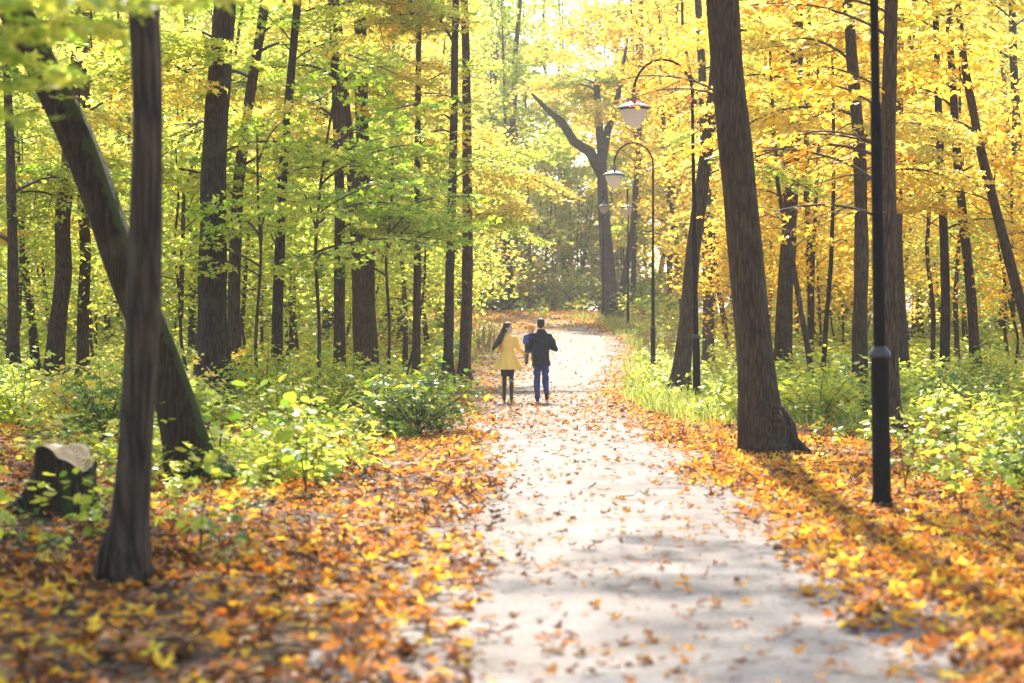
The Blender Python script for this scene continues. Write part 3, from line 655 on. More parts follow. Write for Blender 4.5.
mb = MB()
for q in range(420):
    y = rng.uniform(8, 30) ; x = rng.uniform(-1, 1) * (y * .257 + 1)
    if path_d(x, y) < 1.5 and rng.random() < .96: continue
    l = rng.uniform(.08, .45); a = rng.random() * 3.14; d = np.array([math.cos(a), math.sin(a), 0]) * l; z = float(gzb(x, y)) + .03 + (.03 if path_d(x, y) < 1.75 else 0); c = np.array([x, y, z]); j = rng.normal(0, .03 * l / .2, 3) * [1, 1, .3]
    add_tube(mb, [c - d, c + j, c + d + [0, 0, rng.uniform(0, .05)]], [.006, .005, .002], 4, cap=False)
tag(mb.build('twig_debris', TWIG), kind='stuff')
# ------------------------------------------------------------------ undergrowth
LEAF['herb'] = leaf_mat('leaf_herb', [(0, (.15, .28, .03)), (.25, (.34, .48, .05)), (.55, (.62, .66, .06)), (.85, (.85, .78, .08)), (1, (.80, .50, .05))], .6, .035)
LEAF['bush'] = leaf_mat('leaf_bush', [(0, (.07, .15, .02)), (.5, (.16, .28, .035)), (.8, (.40, .48, .05)), (1, (.70, .62, .05))], .5, .05)
LEAF['cool'] = leaf_mat('leaf_cool', [(0, (.14, .24, .08)), (.6, (.28, .40, .14)), (1, (.52, .54, .16))], .45, .04)
GRASS = leaf_mat('grass_blade', [(0, (.16, .26, .04)), (.5, (.34, .42, .07)), (1, (.72, .68, .16))], .5, .04)
def dens_herb(x, y):
    e = x - path_x(y); e = np.where(e < 0, e + 1.6 * sstep(52, 64, y) + 4.5 * sstep(86, 100, y) * sstep(150, 138, y), e - 2.5 * sstep(88, 100, y) * sstep(150, 138, y)); e = np.where((x - path_x(y) < 0) & (e > 0), -.01, e)
    left = sstep(-1.75 - .5 * sstep(34, 22, y) - .8 * sstep(20, 14, y), -2.6 - .6 * sstep(34, 22, y) - .9 * sstep(20, 14, y), e) * (.30 + .70 * sstep(16, 22, y)) * (e < 0)
    right = sstep(1.8 + .9 * sstep(36, 27, y) + .3 * sstep(20, 12, y), 2.6 + 1.2 * sstep(36, 27, y), e) * (e > 0) * (.12 + .88 * sstep(27, 34, y) + .55 * sstep(3.2, 4.6, e) * sstep(34, 28, y) * sstep(13, 18, y))
    p = np.clip(.42 + .85 * noise2(x, y, .9, 21), .04, 1)
    return np.clip((left + right) * p, 0, 1)
def herbs(mb, n, y0, y1, h0, h1, leaf, k, shape, fan, xm, slot=0):
    x = rng.uniform(-1, 1, n); y = rng.uniform(y0, y1, n); x = x * (y * 512 / F * xm + 1)
    kp = rng.random(n) < dens_herb(x, y); x, y = x[kp], y[kp]; n = len(x)
    h = rng.uniform(h0, h1, n) * np.clip(1 + .5 * noise2(x, y, .8, 31), .5, 1.5) * .80 * (.45 + .55 * sstep(2, 5, path_d(x, y))); z = gzb(x, y)
    kk = k; X = np.repeat(x, kk); Y = np.repeat(y, kk); Z = np.repeat(z, kk); H = np.repeat(h, kk)
    u = rng.random(n * kk); th = rng.random(n * kk) * 6.283; r_ = (.12 + .38 * u) * H * rng.uniform(.5, 1.2, n * kk)
    P = np.stack([X + r_ * np.cos(th), Y + r_ * np.sin(th), Z + H * (.18 + .82 * u)], -1)
    N = np.stack([.35 * np.cos(th) + rng.normal(0, .3, n * kk), .35 * np.sin(th) + rng.normal(0, .3, n * kk), np.ones(n * kk)], -1)
    pl = np.repeat(rng.random(n), kk); rv = np.clip(.65 * pl + .35 * rng.random(n * kk), 0, 1)
    add_leaves(mb, P, N, leaf * rng.uniform(.6, 1.25, n * kk), shape, .14, rng, slot, rnd=rv, fan=fan)
    if y0 < 34:                                    # stems
        q = min(n, 2500); S0 = np.stack([x, y, z], -1)[:q]; S1 = S0 + np.stack([rng.normal(0, .06, q), rng.normal(0, .06, q), h[:q]], -1)
        V = np.stack([S0 + [-.004, 0, 0], S0 + [.004, 0, 0], S1 + [.002, .002, 0], S0 + [0, .006, 0]], 1).reshape(-1, 3)
        i = np.arange(q)[:, None] * 4
        mb.add(V, np.concatenate([i + [0, 1, 2], i + [1, 3, 2], i + [3, 0, 2]]), 1, None, False)
mb = MB()
herbs(mb, 900, 12, 22, .2, .55, .10, 13, OVAL, True, 1.15)
herbs(mb, 1700, 20, 36, .2, .6, .09, 14, OVAL, False, 1.12)
herbs(mb, 900, 19, 36, .3, .95, .15, 12, MAPLE7, False, 1.12, 3)
herbs(mb, 900, 20, 36, .2, .5, .08, 18, DIAM, False, 1.12, 2)
herbs(mb, 2600, 34, 60, .3, .8, .11, 14, OVAL, False, 1.08)
herbs(mb, 1300, 34, 60, .5, 1.3, .17, 12, MAPLE7, False, 1.08, 3)
herbs(mb, 1300, 34, 60, .3, .7, .10, 16, DIAM, False, 1.08, 2)
herbs(mb, 2600, 33, 75, .25, .6, .055, 22, DIAM, False, .45, 0)
herbs(mb, 6500, 58, 100, .5, 1.2, .17, 13, DIAM, False, 1.05)
herbs(mb, 4200, 98, 175, .8, 2.0, .26, 13, DIAM, False, 1.05)
tag(mb.build('undergrowth', [LEAF['herb'], TWIG, LEAF['bush'], LEAF['lime']]), kind='stuff')
def grass(n, y0, y1, f, h):
    x = rng.uniform(-1, 1, n); y = rng.uniform(y0, y1, n); x = x * (y * 512 / F * 1.05 + 1)
    kp = rng.random(n) < f(x, y); x, y = x[kp], y[kp]; n = len(x); z = gzb(x, y)
    H = h * rng.uniform(.5, 1.3, n); a = rng.random(n) * 6.283; wd = .003 + .00009 * y
    b = np.stack([x, y, z], -1); wv = np.stack([np.cos(a), np.sin(a), 0 * a], -1) * wd[:, None]; ln = np.stack([rng.normal(0, .3, n), rng.normal(0, .3, n), np.ones(n)], -1) * H[:, None]
    V = np.stack([b - wv, b + wv, b + ln * .6 + wv * .7, b + ln + np.stack([rng.normal(0, .12, n), rng.normal(0, .12, n), -.1 * np.ones(n)], -1) * H[:, None], b + ln * .6 - wv * .7], 1).reshape(-1, 3)
    return V, np.arange(n * 5).reshape(n, 5), np.repeat(rng.random(n), 5)
def dens_grass(x, y):
    e = x - path_x(y)
    return np.clip(sstep(1.6, 2.2, e) * sstep(7, 4, e) * sstep(30, 36, y) + .25 * sstep(-2.7, -3.4, e) * sstep(-8, -5, e) * sstep(44, 50, y), 0, 1) * np.clip(.7 + .6 * noise2(x, y, 1.2, 77), .1, 1)
mb = MB()
for a_ in ((110000, 30, 60, .30), (90000, 60, 112, .40)):
    V, Fq, rv = grass(a_[0], a_[1], a_[2], dens_grass, a_[3]); mb.add(V, Fq, 0, rv, False)
tag(mb.build('grass', GRASS), kind='stuff')

# single bushes and saplings
def shrub_mesh(name, seed, H=1.0, W=.8, n=700, leaf=.09, shape=OVAL):
    rs = np.random.default_rng(seed); mb = MB(); P, N, T = [], [], []
    for b in range(16):
        az = b * 2.4 + rs.normal(0, .3); sp = rs.uniform(.1, 1) ** .7; ln = H * rs.uniform(.75, 1.12)
        k = 6; s = np.linspace(0, 1, k); d = np.array([math.cos(az), math.sin(az), 0])
        pts = np.outer(s ** 1.3 * sp * W, d) + np.outer(s * ln * (1 - .35 * sp) - .1 * s ** 3 * sp, [0, 0, 1]) + rs.normal(0, .015, (k, 3)) * s[:, None]
        add_tube(mb, pts, np.linspace(.010, .003, k) * H, 5, 1, cap=False)
        for q in range(n // 16):
            u = rs.uniform(.22, 1.0); p = np.array([np.interp(u, s, pts[:, i]) for i in range(3)])
            o = rs.normal(0, .13 * (W + .3), 3) * [1, 1, .5]; P.append(p + o); T.append(o + d * .1 + [0, 0, -.03]); N.append([rs.normal(0, .4) + d[0] * .3, rs.normal(0, .4) + d[1] * .3, 1])
    P, N, T = map(np.array, (P, N, T)); P[:, 2] = np.maximum(P[:, 2], .03)
    add_leaves(mb, P, N, leaf * rs.uniform(.55, 1.25, len(P)), shape, .16, rs, 0, fan=True, tip=T)
    return mb.mesh(name, [LEAF['herb'], TWIG])
SHRUB = [shrub_mesh('bush', 800 + k, 1.0, .8, 620, .10, MAPLE7 if k % 2 else OVAL) for k in range(4)]
def sapling_mesh(name, seed, H=.7, leaf=.13, n=26, shape=MAPLE):
    rs = np.random.default_rng(seed); mb = MB(); P, N, T = [], [], []
    for b in range(3):
        az = rs.random() * 6.28; k = 7; s = np.linspace(0, 1, k); d = np.array([math.cos(az), math.sin(az), 0]); hh = H * rs.uniform(.6, 1.05)
        pts = np.outer(s ** 1.6 * .28 * H, d) + np.outer(s * hh, [0, 0, 1]); add_tube(mb, pts, np.linspace(.006, .002, k), 5, 1, cap=False)
        for q in range(n // 3):
            u = .2 + .8 * (q + .5) / (n // 3); p = np.array([np.interp(u, s, pts[:, i]) for i in range(3)]); a = q * 2.6 + rs.normal(0, .3)
            o = np.array([math.cos(a), math.sin(a), .15]) * rs.uniform(.08, .17) * (1.2 - .5 * u) * (.6 + H)
            add_tube(mb, [p, p + o * .6 + [0, 0, .015], p + o], .0016, 4, 1, cap=False); P.append(p + o); T.append(o + [0, 0, -.05]); N.append([rs.normal(0, .3) + .3 * math.cos(a), rs.normal(0, .3) + .3 * math.sin(a), 1])
    P, N, T = map(np.array, (P, N, T))
    add_leaves(mb, P, N, leaf * rs.uniform(.6, 1.2, len(P)), shape, .14, rs, 0, fan=True, tip=T)
    return mb.mesh(name, [LEAF['herb'], TWIG])
SAP = [sapling_mesh('sapling', 850 + k, .7, .125, 27, MAPLE if k % 2 else OVAL) for k in range(4)]
rs = np.random.default_rng(99)
def plant(name, lib, px, row, sc, colour, label, cat, group=None, zs=1.0):
    Y = depth_of(px, row); x = (px - 512) / F * Y
    o = leaf_obj(name, lib[rs.integers(len(lib))], None, colour, (x, Y, float(gzb(x, Y)) - .01), (0, 0, rs.random() * 6.28), sc); o.scale[2] *= zs
    return tag(o, label, cat, group)
plant('bush', SHRUB, 416, 436, 1.35, 'bush', 'big round dark green bush with yellow tips beside the path, left of the woman', 'bush', zs=.9)
plant('bush', SHRUB, 390, 432, 1.0, 'herb', 'lime green bush growing against the left side of the big round bush', 'bush')
plant('bush', SHRUB, 440, 434, .7, 'bush', 'low bush at the path edge under the big round bush', 'bush')
plant('bush', SHRUB, 300, 470, .85, 'herb', 'bright lime bush between the mossy leaning trunk and the path', 'bush')
plant('bush', SHRUB, 272, 486, .6, 'herb', 'small leafy bush at the root of the mossy leaning trunk', 'bush')
plant('bush', SHRUB, 1005, 470, .8, 'herb', 'broad lime green bush at the right edge in the fallen leaves', 'bush')
plant('bush', SHRUB, 1040, 500, .8, 'bush', 'darker bush cut by the right edge of the view', 'bush')
plant('bush', SHRUB, 945, 440, .9, 'herb', 'pale green bush right of the near lamp post', 'bush')
plant('sapling', SAP, 200, 556, .95, 'herb', 'broad-leaved sapling right of the slim near trunk, topmost leaves overlapping the mossy tree', 'sapling')
plant('sapling', SAP, 228, 580, .8, 'bush', 'low dark green sapling nearest the viewer, right of the slim near trunk', 'sapling')
plant('sapling', SAP, 172, 540, .9, 'herb', 'sapling half hidden behind the slim near trunk', 'sapling')
plant('sapling', SAP, 262, 520, .8, 'herb', 'sapling with yellow-green leaves by the spreading root of the mossy tree', 'sapling')
plant('sapling', SAP, 92, 540, .75, 'herb', 'pale leafed sapling growing in front of the tree stump', 'sapling')
plant('sapling', SAP, 20, 545, .6, 'bush', 'small green sapling left of the tree stump', 'sapling')
plant('sapling', SAP, 60, 570, .5, 'herb', 'tiny sapling in the dark leaf litter below the stump', 'sapling')
plant('sapling', SAP, 962, 505, .8, LI, 'yellow-green sapling right of the near lamp post foot', 'sapling')
plant('sapling', SAP, 1000, 520, .8, LI, 'yellow-green sapling low at the right edge over orange leaves', 'sapling')
plant('sapling', SAP, 925, 480, .6, LI, 'small bright sapling close behind the near lamp post', 'sapling')
plant('sapling', SAP, 822, 470, .4, 'herb', 'little seedling in the orange leaves right of the mossy foot', 'sapling')
plant('sapling', SAP, 756, 440, .55, 'herb', 'small plant with pale leaves growing against the big mossy foot', 'sapling')
for i in range(56):
    lf = i % 2 == 0
    if lf: px = rs.uniform(5, 450); row = rs.uniform(372, 452) if px < 300 else rs.uniform(368, 415)
    else: px = rs.uniform(640, 1022); row = rs.uniform(360, 425)
    if 725 < px < 800 and row > 400: continue
    if 600 < px < 715: continue
    Y = depth_of(px, row); plant('bush', SHRUB, px, row, rs.uniform(.5, 1.45), rs.choice(['herb', 'herb', 'bush', LI, YE]),
        'leafy bush of the green undergrowth left of the path' if lf else 'leafy bush of the green undergrowth right of the path', 'bush',
        'small bushes in the undergrowth left of the path' if lf else 'small bushes in the undergrowth right of the path')
FARB = [shrub_mesh('bush', 870 + k, 1.0, .9, 1100, .085, DIAM) for k in range(3)]
for i in range(44):
    y = rs.uniform(137, 160); x = rs.uniform(-40, 42)
    if i < 12: x = rs.uniform(-9, 9); y = rs.uniform(138, 146)
    o = leaf_obj('bush', FARB[i % 3], None, rs.choice(['cool', 'herb', 'herb', LI, YE]), (x, y, float(gzb(x, y)) - .05), (0, 0, rs.random() * 6.28), rs.uniform(2.2, 4.2))
    tag(o, 'tall green bush in the thicket behind the bend of the path', 'bush', 'bushes of the thicket behind the bend')
for i in range(26):
    y = rs.uniform(139, 168); x = rs.uniform(-34, 34) if i > 13 else (-5 + 1.05 * i) * y / 145; y = y if i > 13 else rs.uniform(140, 156)
    simple_tree('young_maple', x, y, rs.uniform(9, 13), rs.uniform(.06, .11), CROWN_M[i % 4], rs.choice([G, LI, LI, YE]), .9, rs.uniform(.85, 1.1),
                'bushy green young tree filling the thicket behind the bend of the path', 'bushy young trees behind the bend', 2100 + i, 'brown', lean=rs.normal(0, .5))
for i in range(22):
    px, row = (rs.uniform(10, 380), rs.uniform(425, 500)) if i < 15 else (rs.uniform(905, 1020), rs.uniform(425, 490))
    if 100 < px < 215 and row > 440: continue
    plant('sapling', SAP, px, row, rs.uniform(.85, 1.45), rs.choice(['herb', LI, G]), 'knee-high broad-leaved sapling among the low plants on the left' if i < 15 else 'knee-high broad-leaved sapling among the low plants on the right', 'sapling',
          'broad-leaved saplings among the low plants left of the path' if i < 15 else 'broad-leaved saplings among the low plants right of the path')
# dry stalks
def stalks_mesh(seed, n=46, H=1.1, W=.5):
    rs_ = np.random.default_rng(seed); mb = MB()
    for k in range(n):
        b = np.array([rs_.normal(0, W * .6), rs_.normal(0, W * .6), 0]); l = np.array([rs_.normal(0, .12), rs_.normal(0, .12), 1]) * H * rs_.uniform(.5, 1.1)
        add_tube(mb, [b, b + l * .5 + rs_.normal(0, .02, 3), b + l], [.008, .006, .003], 4, cap=False)
        for q in range(3):
            u = rs_.uniform(.5, .95); a = rs_.random() * 6.28; add_tube(mb, [b + l * u, b + l * u + [math.cos(a) * .12, math.sin(a) * .12, .13]], [.004, .002], 3, cap=False)
    return mb.mesh('dry_stalks', [STALK])
STALK = plain('dry_stalk', (.28, .16, .08), .8, noise=.4)
for (px, row, s_, lb) in ((492, 352, 1.2, 'clump of brown dry stalks left of the woman at the path side'), (478, 350, 1.1, 'brown dry stalks by the foot of the tree pair left of the woman'),
                     (668, 362, 1.1, 'dry brown stalks in the grass between two lamp posts'), (652, 356, 1.0, 'dry stalks in front of the second distant lamp post')):
    Y = depth_of(px, row); x = (px - 512) / F * Y; o = link(bpy.data.objects.new('dry_weed', stalks_mesh(int(px)))); o.location = (x, Y, float(gzb(x, Y))); o.scale = (s_,) * 3
    tag(o, lb, 'dry weed')

# ------------------------------------------------------------------ blurred foliage hanging in at the top left
def near_tree(x, y, H, r, boughs, label, seed):
    rs_ = np.random.default_rng(seed); root = empty('young_maple', (x, y, float(gzb(x, y))), label=label, cat='tree')
    P = np.array([[0, 0, 0], [.03, .02, 1.2], [-.02, .05, 2.6], [.05, 0, H * .7], [0, .1, H]])
    mb, Q, q = trunk_mesh(P, r * np.array([1, .85, .7, .5, .2]), seed, 'smooth', .6); mb.build('trunk', BARK['smooth'], root)
    for (z, a, sc, c, pit) in boughs:
        k = int(np.argmin(np.abs(Q[:, 2] - z))); leaf_obj('branch', BOUGH_N[rs_.integers(3)], root, c, Q[k], (rs_.normal(0, .15), pit, R(a)), sc)
    return root
near_tree(-2.95, 9.4, 4.8, .04, [(2.5, 5, .58, LI, -.1), (2.75, 30, .5, G, 0), (2.9, 0, .62, LI, 0), (2.95, -25, .6, G, 0), (3.05, 14, .95, LI, .05), (3.1, -5, 1.15, LI, .1), (3.2, 200, 1.0, LI, .3), (3.5, 120, 1.1, G, 0)],
          'blurred green young maple whose branches hang into the top left corner', 61)
near_tree(-4.5, 14.2, 6.0, .045, [(2.6, 60, .6, LI, 0), (3.5, 5, 1.1, LI, .1), (3.7, 100, 1.2, LI, 0), (4.3, -10, 1.2, LI, .15), (4.5, 250, 1.2, LI, 0)],
          'young maple with lime leaves spreading behind the slim near trunk near the top', 62)

# ------------------------------------------------------------------ stump
def build_stump():
    Y = 17.0; x = (66 - 512) / F * Y; root = empty('tree_stump', (x, Y, float(gzb(x, Y))), label='mossy old tree stump with a pale slanted saw cut, left of the slim near trunk', cat='tree stump')
    n = 44; m_ = 16; ang = np.arange(n) / n * 2 * np.pi; V = []
    topz = lambda xx, yy: np.maximum(.58 + .012 * np.sin(xx * 30) - 1.0 * np.maximum(0, xx * .80 - yy * .45 - .02) + .006 * np.sin(yy * 41) * np.sin(xx * 37), .28)
    for k in range(m_):
        u = k / (m_ - 1); fl = math.exp(-u * 3.4)
        rr = .245 * (1 + fl * (.35 + 1.0 * np.maximum(0, np.cos(2.5 * (ang - 3.4))) ** 2 + .35 * (.5 + .5 * np.cos(5 * ang + 1)) ** 2) + .05 * np.sin(7 * ang) + .03 * np.sin(13 * ang + u * 3))
        rr = rr + .45 * fl ** 1.6 * np.exp(-((ang - 3.3) / .28) ** 2)
        X, Y2 = rr * np.cos(ang), rr * np.sin(ang); V.append(np.stack([X, Y2, -.1 + (topz(X, Y2) + .1) * u], -1))
    V = np.array(V); j = np.arange(n); j2 = (j + 1) % n; Fq = np.concatenate([np.stack([k * n + j, k * n + j2, (k + 1) * n + j2, (k + 1) * n + j], -1) for k in range(m_ - 1)])
    MB().add(V.reshape(-1, 3), Fq).build('bark', BARK['mossy'], root)
    rim = V[-1]; inner = rim * [.93, .93, 1]; MB().add(np.concatenate([rim, inner + [0, 0, .002]]), np.stack([j, j2, j2 + n, j + n], -1)).build('bark_rim', BARK['mossy'], root)
    # sawn face: rings of vertices filling the top
    top = V[-1]; c = np.array([0, 0, 0.]); rings = []
    for f in np.linspace(.93, .04, 14):
        q = top * [f, f, 1]; q[:, 2] = topz(q[:, 0], q[:, 1]) + .004 + .002 * np.sin(q[:, 0] * 90); rings.append(q)
    W = np.array(rings).reshape(-1, 3); Fr = np.concatenate([np.stack([k * n + j, k * n + j2, (k + 1) * n + j2, (k + 1) * n + j], -1) for k in range(13)])
    mb = MB().add(W, Fr); mb.f.append(np.array([list(range(13 * n, 14 * n))])); mb.m.append(np.array([0])); mb.sm.append(np.array([False]))
    m2, t2 = mat('sawn_wood'); tc = node(t2, 'ShaderNodeTexCoord'); wv = node(t2, 'ShaderNodeTexWave', wave_type='RINGS', rings_direction='Z'); wv.inputs['Scale'].default_value = 14; wv.inputs['Distortion'].default_value = 3; wv.inputs['Detail'].default_value = 3
    t2.links.new(tc.outputs['Object'], wv.inputs[0]); rr_ = ramp(t2, [(0, (.16, .095, .045)), (.35, (.42, .28, .14)), (1, (.54, .38, .20))]); t2.links.new(wv.outputs[0], rr_.inputs[0])
    p2 = node(t2, 'ShaderNodeBsdfPrincipled'); p2.inputs['Roughness'].default_value = .8; t2.links.new(rr_.outputs[0], p2.inputs['Base Color']); oo = node(t2, 'ShaderNodeOutputMaterial'); t2.links.new(p2.outputs[0], oo.inputs[0])
    mb.build('cut_face', m2, root)
build_stump()
def log(px, row, ln, r, az, label, bark='dark'):
    Y = depth_of(px, row); x = (px - 512) / F * Y; d = np.array([math.cos(R(az)), math.sin(R(az)), 0]); s = np.linspace(-.5, .5, 9)
    mb = MB(); P = np.outer(s * ln, d) + np.array([0, 0, r * .7]); P[:, 2] += .02 * np.sin(s * 9); P[:, 1] += .03 * np.sin(s * 7)
    add_tube(mb, P, r * (1 + .1 * np.sin(s * 11)) * np.linspace(1, .75, 9), 14)
    o = mb.build('fallen_log', BARK[bark]); o.location = (x, Y, float(gzb(x, Y))); tag(o, label, 'log')
log(108, 398, 1.1, .13, 20, 'short dark log lying in the green undergrowth on the left')
log(617, 319, 1.3, .17, 10, 'small dark log in the leaves at the foot of the big forked tree')
log(985, 440, 1.4, .03, 25, 'thin fallen branch in the leaves at the right', 'smooth')
log(60, 600, .5, .012, -40, 'short broken twig in the dark leaf litter below the stump', 'smooth')

# ------------------------------------------------------------------ street lamps
POLE = plain('black_paint', (.009, .0065, .005), .75, noise=.5, nscale=9, spec=.12, bump=.05)
HOOD = plain('hood_metal', (.30, .33, .42), .25, metal=.85, noise=.15)
COLL = plain('collar_metal', (.05, .05, .05), .5, metal=.3)
BRASS = plain('bracket_metal', (.20, .15, .10), .45, metal=.4)
def milk():
    m, t = mat('milk_glass'); p = node(t, 'ShaderNodeBsdfPrincipled'); p.inputs['Base Color'].default_value = (.86, .80, .78, 1); p.inputs['Roughness'].default_value = .25
    tr = node(t, 'ShaderNodeBsdfTranslucent'); tr.inputs[0].default_value = (1, .93, .90, 1); mx = node(t, 'ShaderNodeMixShader'); mx.inputs[0].default_value = .88
    tc = node(t, 'ShaderNodeTexCoord'); nz = node(t, 'ShaderNodeTexNoise'); nz.inputs['Scale'].default_value = 6; t.links.new(tc.outputs['Object'], nz.inputs[0])
    r_ = ramp(t, [(.3, (.76, .70, .68)), (.7, (.88, .83, .81))]); t.links.new(nz.outputs[0], r_.inputs[0]); t.links.new(r_.outputs[0], p.inputs['Base Color'])
    t.links.new(p.outputs[0], mx.inputs[1]); t.links.new(tr.outputs[0], mx.inputs[2]); o = node(t, 'ShaderNodeOutputMaterial'); t.links.new(mx.outputs[0], o.inputs[0]); return m
MILK = milk()
def make_lamp():
    """arm bends towards local -X"""
    root = empty('street_lamp', (0, 0, 0)); HT = 6.68; ra = .63
    mb = MB(); add_lathe(mb, [(.0, -.3), (.085, -.3), (.085, 0), (.095, .01), (.095, .06), (.083, .09), (.080, 1.28), (.078, 1.33)], n=28); mb.build('base_section', POLE, root)
    mb = MB(); add_lathe(mb, [(.060, 1.325), (.098, 1.33), (.102, 1.345), (.098, 1.375), (.075, 1.40), (.058, 1.43)], n=28); mb.build('collar', COLL, root)
    mb = MB(); add_lathe(mb, [(.056, 1.40), (.050, 3.6), (.040, 3.62), (.040, 5.2), (.034, 5.22), (.033, HT)], n=24); mb.build('pole', POLE, root)
    mb = MB(); a = np.linspace(0, math.pi * 1.0, 30)
    P = np.stack([-ra + ra * np.cos(a), 0 * a, HT - .02 + ra * 1.12 * np.sin(a)], -1); P = np.concatenate([P, [[-2 * ra, 0, HT - .12]]])
    add_tube(mb, P, .026, 12); mb.build('arm', POLE, root)
    hx = -2 * ra; z = HT - .02
    mb = MB(); add_lathe(mb, [(0, z + .02), (.035, z + .02), (.045, z), (.040, z - .05), (.07, z - .10), (.085, z - .16), (.085, z - .2)], (hx, 0, 0), 20)
    for sg in (-1, 1): add_tube(mb, [(hx + sg * .03, 0, z + .0), (hx + sg * .10, 0, z - .07), (hx + sg * .12, 0, z - .19)], .014, 8)
    mb.build('bracket', BRASS, root)
    mb = MB(); add_lathe(mb, [(0, z - .17), (.09, z - .175), (.13, z - .21), (.24, z - .25), (.375, z - .315), (.385, z - .335), (.37, z - .345), (.24, z - .33), (.0, z - .31)], (hx, 0, 0), 36); h = mb.build('lamp_hood', HOOD, root)
    mb = MB(); add_lathe(mb, [(.30, z - .335), (.315, z - .345), (.315, z - .36), (.295, z - .37)], (hx, 0, 0), 36); mb.build('rim', BRASS, root)
    mb = MB(); add_lathe(mb, [(.292, z - .355), (.285, z - .43), (.250, z - .53), (.195, z - .63), (.125, z - .71), (.05, z - .75), (0, z - .758)], (hx, 0, 0), 36); mb.build('lamp_glass', MILK, root)
    return root
def dup(root, loc, rz, sc=1.0):
    r_ = root.copy(); COL.objects.link(r_); r_.location = loc; r_.rotation_euler = (0, 0, rz); r_.scale = (sc,) * 3
    for ch in list(root.children):
        c = ch.copy(); COL.objects.link(c); c.parent = r_
    return r_
LGR = 'street lamps along the right side of the path'
lamp = make_lamp()
def lamp_at(px, row, Y, rz, sc, label, first=False):
    x = (px - 512) / F * Y; loc = (x, Y, float(gzb(x, Y)))
    if first: lamp.location = loc; lamp.rotation_euler = (0, 0, rz); o = lamp
    else: o = dup(lamp, loc, rz, sc)
    tag(o, label, 'street lamp', LGR); return o
l1 = lamp_at(882, 507, 17.8, 0, 1.0, 'nearest black lamp post, its lantern above the view, in front of a straight trunk', True); l1.rotation_euler[1] = R(-.9)
l2 = lamp_at(697, 403, 43.0, R(0), 1.0, 'tall lamp with white glass lantern on hooped arm, left of the big mossy-footed trunk')
lamp_at(653, 372, 64.5, R(2), 1.0, 'second whole lamp along the path, its lantern just above the two farthest lanterns')
lamp_at(628, 318, 99.0, R(84), .93, 'distant lamp on the right of the two farthest, standing right of the forked tree')
l2.rotation_euler[1] = R(-.9)
lamp_at(603, 308, 112.0, R(90), .97, 'farthest lamp, its small lantern in front of the forked tree trunk')

